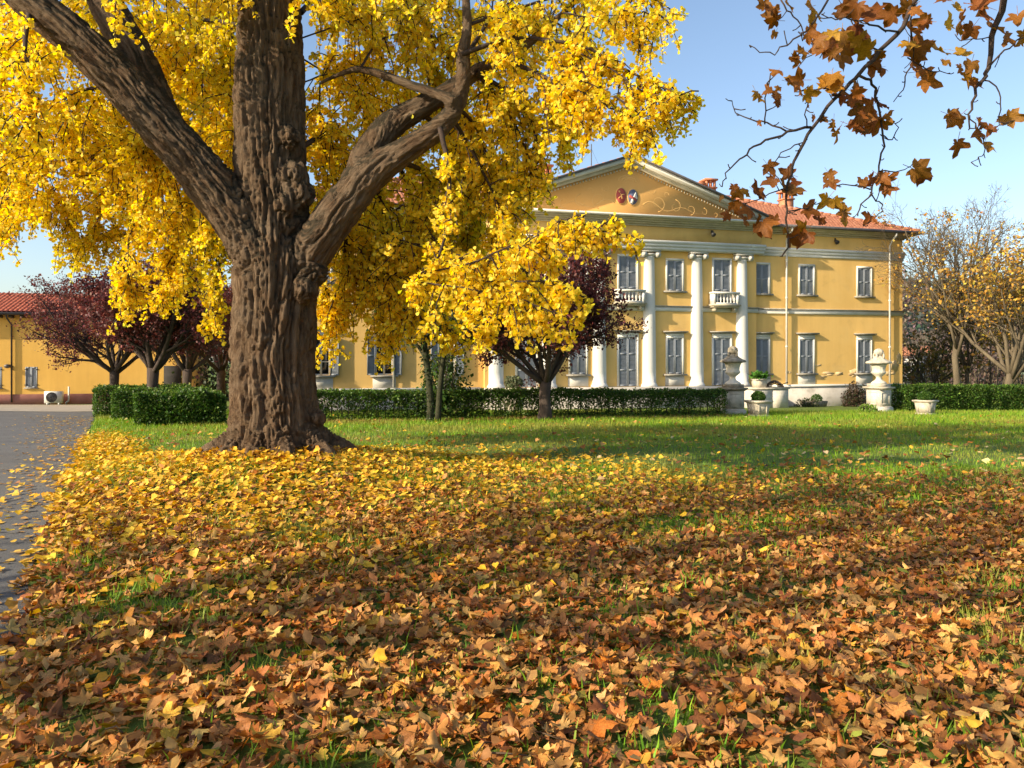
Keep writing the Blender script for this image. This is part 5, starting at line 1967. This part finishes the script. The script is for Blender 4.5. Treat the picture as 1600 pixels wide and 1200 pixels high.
# (rows, start width px, end width px)
main = [
 ([(1700,-260,4.6),(1560,-120,4.7),(1440,-12,4.7),(1410,42,4.7),(1375,80,4.7),(1340,120,4.7),(1305,155,4.7),(1270,198,4.7),(1250,235,4.72),(1237,262,4.74),(1230,300,4.76),(1228,345,4.76),(1232,375,4.76),(1222,402,4.76)], 8.5, 2.4),
 ([(1267,199,4.7),(1230,206,4.68),(1200,220,4.66),(1170,234,4.65),(1155,250,4.64),(1135,270,4.62),(1127,290,4.62)], 4.5, 1.6),
 ([(1230,206,4.68),(1200,192,4.7),(1170,186,4.72),(1150,176,4.74),(1141,156,4.75)], 3, 1.2),
 ([(1195,194,4.7),(1197,165,4.6),(1200,130,4.55),(1210,110,4.5)], 2.4, 1.2),
 ([(1342,118,4.7),(1364,130,4.8),(1368,150,4.85),(1374,175,4.9),(1378,205,4.9),(1378,240,4.9),(1372,268,4.88),(1360,300,4.86),(1345,318,4.85),(1338,340,4.84)], 4.5, 2),
 ([(1360,296,4.86),(1335,290,4.82),(1310,288,4.8),(1295,292,4.8)], 2.4, 1.2),
 ([(1360,300,4.86),(1374,318,4.88),(1376,330,4.9),(1362,345,4.9),(1350,352,4.9)], 2.4, 1.2),
 ([(1378,210,4.9),(1392,218,4.95),(1402,202,5),(1396,188,5)], 2.4, 1.2),
 ([(1372,268,4.88),(1400,268,4.9),(1420,262,4.95)], 2.4, 1.4),
 ([(1430,0,4.7),(1420,45,4.8),(1428,90,4.9),(1415,120,4.95),(1412,140,5),(1395,158,5)], 3.4, 1.4),
 ([(1418,90,4.85),(1450,110,4.9),(1470,112,4.95),(1487,116,4.95)], 2.4, 1.2),
 ([(1300,-12,4.5),(1275,30,4.5),(1255,55,4.5),(1235,66,4.52),(1215,80,4.54),(1195,84,4.55),(1172,70,4.56)], 3.4, 1.4),
 ([(1220,0,4.6),(1235,20,4.6),(1250,38,4.6),(1262,60,4.6),(1290,75,4.62)], 2.6, 1.4),
 ([(1405,50,4.7),(1370,45,4.5),(1340,32,4.4),(1310,30,4.4),(1285,25,4.4)], 3.4, 1.4),
 ([(1375,80,4.7),(1345,70,4.8),(1310,70,4.9),(1280,80,4.9),(1250,100,4.9)], 3, 1.4),
 ([(1310,150,4.7),(1290,140,4.6),(1265,140,4.6),(1240,145,4.6)], 2.8, 1.3),
 ([(1252,230,4.72),(1240,225,4.7),(1215,245,4.7),(1208,265,4.7),(1215,280,4.7)], 2.2, 1.2),
 ([(1231,298,4.76),(1210,300,4.7),(1185,310,4.7),(1160,320,4.7)], 2.4, 1.2),
 ([(1231,330,4.76),(1260,325,4.8),(1285,315,4.85),(1310,305,4.86)], 2.2, 1.2),
 ([(1262,200,4.7),(1258,180,4.6),(1262,155,4.55),(1250,145,4.5)], 2.2, 1.2),
 ([(1800,-200,4.6),(1640,-120,4.8),(1580,-20,4.9),(1560,30,5),(1548,70,5),(1545,105,5),(1535,125,5),(1522,150,5),(1515,180,5),(1515,205,5)], 14, 2),
 ([(1545,105,5),(1570,80,5),(1590,65,5.05),(1625,40,5.1)], 3.4, 1.6),
 ([(1535,125,5),(1558,135,5),(1565,160,5),(1560,190,5),(1555,205,5)], 2.6, 1.4),
 ([(1548,60,5),(1525,60,4.9),(1500,64,4.85)], 2.2, 1.2),
 ([(1515,180,5),(1525,200,5),(1540,225,5),(1535,245,5),(1520,252,5)], 2.4, 1.2),
 ([(1560,190,5),(1585,190,5),(1610,180,5)], 2.2, 1.4),
]
seed_pts = []
for rows, w0, w1 in main:
    pts = K(*rows)
    p, rd = smooth_chain(pts, np.linspace(w0, w1, len(rows))/2/FOCAL*4.7, 3)
    p = p+r.normal(0, .006, p.shape)*np.r_[0, np.ones(len(p)-1)][:, None]
    mb = MB()
    mb.tube(p, rd, 7)
    br = mb.build('branch', M['twig'], plane_tree, smooth=True)
    # buds and side spurs
    sp = MB()
    cnt = 0
    for q in range(2, len(p), 2):
        if r.random() < .75 and rd[q] < .02:
            dr = unit(rand_dirs(1, r)[0]+np.array([0, 0, -.1]))
            ln = r.uniform(.02, .09)
            sp.tube([p[q], p[q]+dr*ln*.6, p[q]+dr*ln+np.array([0, 0, .01])], [.004, .003, .0035], 4)
            cnt += 1
    if cnt:
        tag(sp.build('spur_twigs', M['twig'], br), kind='stuff')
# limbs joining the reaching boughs with the trunk
for (a, b) in (((1700,-260,4.6), 5.2), ((1800,-200,4.6), 4.6)):
    mb = MB()
    e = K(a)[0]
    s = np.array([0.1, .05, b])
    p, rd = smooth_chain(np.array([s, s*.6+e*.4+[0, 0, .35], e]), np.array([.12, .09, .055]), 5)
    mb.tube(p, rd, 9)
    mb.build('limb', M['bark_pale'], plane_tree, smooth=True)

# hanging leaves: (column, row, depth, size in px, yellowness 0..1)
LV = [(1208,22,4.6,44,.1),(1195,10,4.6,36,.35),(1230,2,4.6,34,.3),(1213,32,4.6,40,.1),(1268,10,4.6,44,.75),(1268,28,4.5,44,.6),(1262,52,4.5,40,.1),(1316,8,4.5,52,.1),(1340,8,4.4,50,.1),(1352,24,4.4,60,.05),
 (1300,50,4.5,48,.7),(1285,75,4.6,56,.08),(1300,70,4.7,50,.1),(1322,58,4.7,60,.1),(1318,86,4.6,60,.2),(1345,60,4.6,50,.6),(1358,78,4.7,56,.6),(1395,22,4.7,54,.1),(1415,35,4.8,56,.1),(1420,10,4.7,46,.1),
 (1428,80,4.9,60,.2),(1420,68,4.8,44,.7),(1432,100,4.9,62,.25),(1440,72,4.9,56,.05),(1434,112,4.95,46,.1),(1447,34,4.8,44,.1),(1485,42,4.85,44,.95),(1475,78,4.95,50,.6),(1505,34,4.9,46,.1),(1540,10,5,60,.2),
 (1525,5,4.9,50,.05),(1548,36,5,52,.4),(1520,42,4.9,44,.1),(1571,55,5,44,.15),(1590,22,5.1,46,.3),(1600,55,5.1,40,.5),(1375,105,4.8,46,.1),(1366,98,4.75,44,.1),
 (1292,135,4.6,62,.75),(1300,118,4.6,48,.7),(1335,130,4.7,44,.3),(1330,150,4.7,44,.1),(1320,150,4.75,40,.05),(1338,165,4.8,46,.15),(1345,172,4.8,40,.1),(1362,165,4.85,44,.05),(1370,160,4.9,46,.05),
 (1232,128,4.55,40,.6),(1252,125,4.5,44,.1),(1260,148,4.5,40,.6),(1214,112,4.5,34,.1),(1182,145,4.6,38,.6),(1205,142,4.55,30,.15),(1218,156,4.6,40,.08),(1256,80,4.6,34,.35),(1246,92,4.6,34,.1),
 (1310,202,4.75,42,.6),(1328,195,4.8,44,.1),(1340,202,4.85,40,.08),(1365,195,4.9,52,.08),(1372,188,4.9,44,.1),(1383,196,4.95,30,.3),
 (1518,98,4.95,42,.25),(1505,118,4.95,44,.6),(1518,125,5,40,.15),(1498,182,5,44,.15),(1478,0,4.9,36,.1),(1577,183,5,44,.5),(1528,200,5,44,.1),(1540,220,5,60,.45),(1496,222,5,48,.1),(1530,190,5,34,.1),
 (1200,258,4.7,36,.1),(1210,280,4.7,40,.1),(1235,272,4.75,38,.08),(1232,300,4.76,54,.1),(1244,295,4.76,40,.1),(1190,305,4.7,52,.05),(1180,300,4.7,36,.1),(1150,300,4.7,34,.05),(1148,318,4.7,36,.1),(1170,330,4.7,44,.05),
 (1192,350,4.72,56,.05),(1165,345,4.7,36,.08),(1238,366,4.76,48,.05),(1262,366,4.8,48,.05),(1258,328,4.8,46,.05),(1283,345,4.85,30,.05),(1297,283,4.8,36,.12),(1293,310,4.82,42,.55),(1325,328,4.84,46,.35),(1322,342,4.84,34,.6),
 (1353,288,4.85,32,.05),(1374,275,4.88,40,.1),(1378,290,4.9,40,.1),(1388,282,4.92,46,.2),(1428,264,4.95,56,.25),(1360,338,4.9,34,.05),(1212,345,4.74,26,.05),(1160,298,4.68,30,.6),(1138,335,4.7,26,.05),(1285,185,4.7,22,.1),(1185,190,4.7,16,.1)]
metal = [to_mesh('leaf', PLANE_FLAT[k], M['leaf_plane']) for k in range(6)]
BROWN = np.array([[.20, .060, .014], [.25, .085, .018], [.16, .046, .012], [.22, .09, .022]])
GOLD = np.array([[.48, .27, .03], [.52, .32, .04], [.42, .21, .025]])
extra = []
for q in LV:
    if r.random() < .5:
        extra.append((q[0]+r.normal(0, 14), q[1]+r.normal(0, 12), q[2]+r.normal(0, .12), q[3]*r.uniform(.55, .95), min(1, max(0, q[4]+r.normal(0, .2)))))
for px, py, d, s, yl in LV+extra:
    o = link('leaf', metal[r.integers(0, 6)], plane_tree)
    o.location = P(px, py, d)-PL
    # hanging leaves: mostly face the viewer or the light, tips down
    face = unit(np.array([r.normal(0, .55), -.85, r.normal(.1, .5)]))
    fw = unit(np.array([r.normal(0, .8), r.normal(0, .2), -.45+r.normal(0, .6)]))
    R_ = frames(face[None], fw[None])[0]
    o.rotation_euler = Matrix(R_.tolist()).to_euler()
    sz = s/FOCAL*d*1.06
    o.scale = (sz, sz, sz)
    c = GOLD[r.integers(0, 3)]*yl+BROWN[r.integers(0, 4)]*(1-yl)
    c = c*r.uniform(.8, 1.2)
    o.color = (*c, 1)
# stalks from the leaves to the nearest branch are part of each leaf's shape

# a second plane tree outside the picture on the left throws the dappled shade over the drive and the lawn
r0_state = 0
deciduous('half-bare tree left of the driveway that dapples the fallen leaves', 800, 1.0, 12.5, 61, M['bark_pale'], BROWN.tolist(), .35, .20, 'shade_tree', .26, [0, 5, 4, 4, 3], [0, .65, .65, .7, .7], fork=.3, nl=8, sp0=.8, top=4).location = (-10.0, 0.2, 0)
# ------------------------------------------------------------------ fallen leaves
r = np.random.default_rng(123)
def frustum_points(n, d0, d1, margin=1.08):
    d = np.sqrt(r.random(n)*(d1**2-d0**2)+d0**2)
    u = (r.random(n)*2-1)*.676*margin
    return d*u, d

def ground_normal(x, y):
    e = .05
    gx_ = (ground_z(x+e, y)-ground_z(x-e, y))/(2*e)
    gy_ = (ground_z(x, y+e)-ground_z(x, y-e))/(2*e)
    return unit(np.stack([-gx_, -gy_, np.ones_like(gx_)], 1))

DRY = [(.40, .195, .058), (.47, .255, .080), (.35, .155, .045), (.27, .11, .035), (.55, .345, .115), (.36, .125, .026), (.50, .20, .035), (.46, .29, .105), (.16, .068, .026), (.56, .34, .05)]
DRY = [(c_[0]*1.1, c_[1]*1.02, c_[2]*.98) for c_ in DRY]
DRYW = [4, 3.5, 4, 3, 2, 1.5, 1, 2, 2, .8]
def off_road(x, y):
    return x-road_x(y)

def lay(mb, tmpls, x, y, lift, tilt, size, col):
    n = len(x)
    pick = r.integers(0, len(tmpls), n)
    nr = ground_normal(x, y)+r.normal(0, 1, (n, 3))*tilt
    nr[:, 2] = np.abs(nr[:, 2])+.15
    fw = rand_dirs(n, r)
    fw[:, 2] *= .2
    z = ground_z(x, y)+lift
    pos = np.stack([x, y, z], 1)
    rot = frames(nr, fw)
    for k in range(len(tmpls)):
        w = pick == k
        if w.any():
            scatter(mb, tmpls[k][0], tmpls[k][1], pos[w], rot[w], size[w], col[w])
    return pos, rot, pick

litter = MB()
# brown plane leaves, thick in front, thinning towards the lawn
def brown_density(x, y):
    edge = 9.4+.25*x*np.clip(x, 0, 1)*.25+.9*fbm(np.stack([x*.5, y*.5, 0*x], 1), 2, 3)
    k = np.clip((edge+3.0-y)/5.4, 0, 1)**2.1
    toward_tree = np.clip(1-np.hypot(x-TREE[0], y-TREE[1]+.5)/4.2, 0, 1)
    k = k*(1-.55*toward_tree)
    holes = fbm(np.stack([x*1.5, y*1.5, 0*x], 1), 3, 9)
    k = k*np.clip(1.0-.8*np.clip((holes-.30)*4.5, 0, 1), .2, 1)
    o = off_road(x, y)
    k = k*np.clip((o+.12)/.25, 0, 1)
    return k
x, y = frustum_points(52000, 2.3, 13.5)
keep = r.random(len(x)) < brown_density(x, y)
x, y = x[keep], y[keep]
n = len(x)
for near, tm in ((True, PLANE), (False, PLANE_LOW)):
    w = (y < 4.5) if near else (y >= 4.5)
    k = int(w.sum())
    lay(litter, tm, x[w], y[w], .010+r.random(k)**1.5*.055, .32, (.058+.108*r.random(k)**1.6)*np.clip(1.05-.012*y[w], .8, 1), palette(k, DRY, DRYW, .16, r))
print('brown leaves', n)
# small curled fragments and other leaves between them
x, y = frustum_points(26000, 2.4, 14)
keep = r.random(len(x)) < brown_density(x, y)*.9
x, y = x[keep], y[keep]
n = len(x)
OVAL = (np.array([[0, 0, 0], [.26, .35, .10], [.22, .75, .04], [0, 1, .12], [-.22, .75, .04], [-.26, .35, .10]]), np.array([[0, 1, 2], [0, 2, 3], [0, 3, 4], [0, 4, 5]]))
lay(litter, [OVAL], x, y, .012+r.random(n)*.05, .4, r.uniform(.045, .10, n), palette(n, DRY+[(.58, .38, .05), (.30, .30, .05)], DRYW+[1.0, .6], .2, r))
# golden ginkgo leaves round the trunk and along the kerb of the drive
def gold_density(x, y):
    dt = np.hypot((x-TREE[0])*.8, (y-TREE[1]+.9)*1.0)
    k = np.clip(1.15-dt/4.9, 0, 1)**1.2*1.6
    o = off_road(x, y)
    k = np.maximum(k, np.clip(1-np.abs(o-.45)/1.0, 0, 1)*np.clip((y-5)/3, .12, 1)*np.clip((24-y)/7, 0, 1)*1.2)
    k = np.maximum(k, .11*np.clip((13.2-y)/3, 0, 1)*np.clip((y-4.0)/5, .10, 1)*np.clip(1-x/9, .25, 1))
    k = k*np.clip((19-y)/4+np.clip(1-np.abs(o-.45)/1.0, 0, 1), 0, 1)
    return k*np.where(o > -.08, 1, .05)*np.clip(.75+.8*fbm(np.stack([x, y, 0*x], 1), 2, 19), .2, 1)
x, y = frustum_points(170000, 3.0, 24)
keep = (r.random(len(x)) < gold_density(x, y)*.9) & (np.hypot(x-TREE[0], y-TREE[1]) > .72)
x, y = x[keep], y[keep]
n = len(x)
FAN_T = (np.array([[0, 0, 0], [.50, .62, .10], [.27, .95, .05], [0, .86, -.02], [-.27, .95, .05], [-.50, .62, .10]]), np.array([[0, 1, 2], [0, 2, 3], [0, 3, 4], [0, 4, 5]]))
lay(litter, [FAN_T], x, y, .008+r.random(n)*.055, .40, r.uniform(.055, .095, n), palette(n, [(.78, .47, .035), (.84, .56, .07), (.66, .36, .03), (.55, .40, .05), (.48, .26, .05)], [4, 3, 2, 1, 1], .12, r))
print('gold leaves', n)
# thin scatter over the open lawn and the drive
x, y = frustum_points(5200, 10, 30)
o = off_road(x, y)
keep = (o > .3) & (r.random(len(x)) < np.clip(1.3-(y-10)/16, .16, 1))
x, y = x[keep], y[keep]
n = len(x)
lay(litter, [OVAL, FAN_T], x, y, .02+r.random(n)*.04, .4, r.uniform(.07, .13, n), palette(n, DRY+[(.75, .45, .04), (.66, .50, .25)], DRYW+[7, 3], .15, r))
yy = 3.5+r.random(1000)**1.2*26
xx = road_x(yy)-np.abs(r.normal(0, 1, 1000))*(.2+yy*.035)
n = len(xx)
lay(litter, [OVAL, FAN_T], xx, yy, .016+r.random(n)*.015, .12, r.uniform(.05, .10, n), palette(n, [(.70, .42, .05), (.52, .30, .08), (.40, .22, .09), (.75, .50, .10)], None, .15, r))
# leaves drifted along the foot of the hedge
hx_ = r.random(3800)
a, b = np.array(gp(440, 24.4)), np.array(gp(1128, 29.4))
hp = a+(b-a)*hx_[:, None]
off = -.35-np.abs(r.normal(0, .7, 3800))
xx, yy = hp[:, 0]+off*-.26, hp[:, 1]+off
lay(litter, [OVAL], xx, yy, .015+r.random(3800)*.03, .4, r.uniform(.07, .13, 3800), palette(3800, [(.24, .11, .05), (.34, .17, .07), (.17, .08, .04)], None, .2, r))
# leaves heaped against the roots, and broken twigs lying about
n = 2200
a_ = r.random(n)*6.283
q_ = .62+np.abs(r.normal(0, .38, n))
xx, yy = TREE[0]+q_*np.cos(a_), TREE[1]+q_*np.sin(a_)
lay(litter, [FAN_T], xx, yy, .01+r.random(n)*.12*np.clip(1.5-q_, .1, 1), .5, r.uniform(.055, .09, n), palette(n, [(.78, .47, .035), (.66, .36, .03), (.50, .28, .05), (.34, .17, .05)], [4, 2, 1.5, 1], .12, r))
tx, ty = frustum_points(170, 2.8, 9)
for k in range(len(tx)):
    if off_road(tx[k], ty[k]) < .2:
        continue
    an_ = r.random()*6.283
    ln_ = r.uniform(.06, .22)
    z_ = float(ground_z(tx[k], ty[k]))
    litter.tube([(tx[k], ty[k], z_+.05), (tx[k]+math.cos(an_)*ln_*.5, ty[k]+math.sin(an_)*ln_*.5, z_+.07), (tx[k]+math.cos(an_+.3)*ln_, ty[k]+math.sin(an_+.3)*ln_, z_+.06)], [.005, .004, .003], 4, np.array([.10, .065, .04]))
tag(litter.build('leaf_litter', M['leaf_dry'], None, smooth=True), 'thick carpet of fallen brown and golden leaves over the lawn', kind='stuff')

# the 300 leaves that lie nearest, each one its own piece of the lawn
metal = [to_mesh('fallen_leaf', PLANE[k], M['leaf_dry_single']) for k in range(len(PLANE))]
x, y = frustum_points(340, 2.95, 4.5, .99)
keep = off_road(x, y) > .15
x, y = x[keep][:300], y[keep][:300]
nr = ground_normal(x, y)+r.normal(0, 1, (len(x), 3))*.28
nr[:, 2] = np.abs(nr[:, 2])+.3
fw = rand_dirs(len(x), r)
fw[:, 2] *= .2
rots = frames(nr, fw)
cols = palette(len(x), DRY, DRYW, .14, r)
zz = ground_z(x, y)+.06+r.random(len(x))*.035
for k in range(len(x)):
    o = link('fallen_leaf', metal[r.integers(0, len(PLANE))], lawn)
    o.location = (x[k], y[k], zz[k])
    o.rotation_euler = Matrix(rots[k].tolist()).to_euler()
    s = r.uniform(.10, .175)
    o.scale = (s, s, s)
    o.color = (*cols[k], 1)

# ------------------------------------------------------------------ grass
BLADE_V = np.array([[-.05, 0, 0], [.05, 0, 0], [.035, .12, .55], [-.035, .12, .55], [0, .38, 1.0]])
BLADE_F = np.array([[0, 1, 2], [0, 2, 3], [3, 2, 4]])
GR = [(.105, .22, .012), (.155, .295, .016), (.20, .34, .020), (.25, .36, .026), (.29, .32, .045)]
TRI_V = np.array([[-.07, 0, 0], [.07, 0, 0], [0, .3, 1.0]])
TRI_F = np.array([[0, 1, 2]])
def blades(mb, x, y, h, cols, w, far=False):
    n = len(x)
    az = r.random(n)*6.283
    up = np.stack([r.normal(0, .25, n), r.normal(0, .25, n), np.ones(n)], 1)
    fw = np.stack([np.cos(az), np.sin(az), 0*az], 1)
    rot = frames(up, fw)
    c = palette(n, cols, w, .15, r)
    yellow_patch = np.clip(fbm(np.stack([x*.45, y*.7, 0*x], 1), 3, 41)*2.8+.1, 0, .85)[:, None]  # noise-placed yellow patches: uneven tone, with sunlit bands put into the colour
    c = c*(1-yellow_patch)+yellow_patch*np.array([.30, .30, .05])*r.uniform(.7, 1.2, (n, 1))
    scatter(mb, TRI_V if far else BLADE_V, TRI_F if far else BLADE_F, np.stack([x, y, ground_z(x, y)-.005], 1), rot, h, c)
grass = MB()
x, y = frustum_points(50000, 2.3, 11.5)
hole = fbm(np.stack([x*1.5, y*1.5, 0*x], 1), 3, 9)
keep = (off_road(x, y) > .1) & (r.random(len(x)) < .22+.9*np.clip((hole-.12)*4, 0, 1))
x, y = x[keep], y[keep]
blades(grass, x, y, r.uniform(.05, .125, len(x)), GR, [3, 3, 2, 1, .3])
x, y = frustum_points(165000, 9, 33)
# even out the density on screen: keep fewer far blades
keep = (off_road(x, y) > .05) & (r.random(len(x)) < np.clip(22/y, 0, 1))
x, y = x[keep], y[keep]
hh = r.uniform(.045, .10, len(x))*np.clip(y/14, 1, 1.7)
for fr_ in (False, True):
    w_ = (y > 14) == fr_
    blades(grass, x[w_], y[w_], hh[w_], GR, [2, 3, 3, 2.4, 1], fr_)
print('grass', len(x))
tag(grass.build('grass', M['grass'], None), 'short green grass of the lawn', kind='stuff')
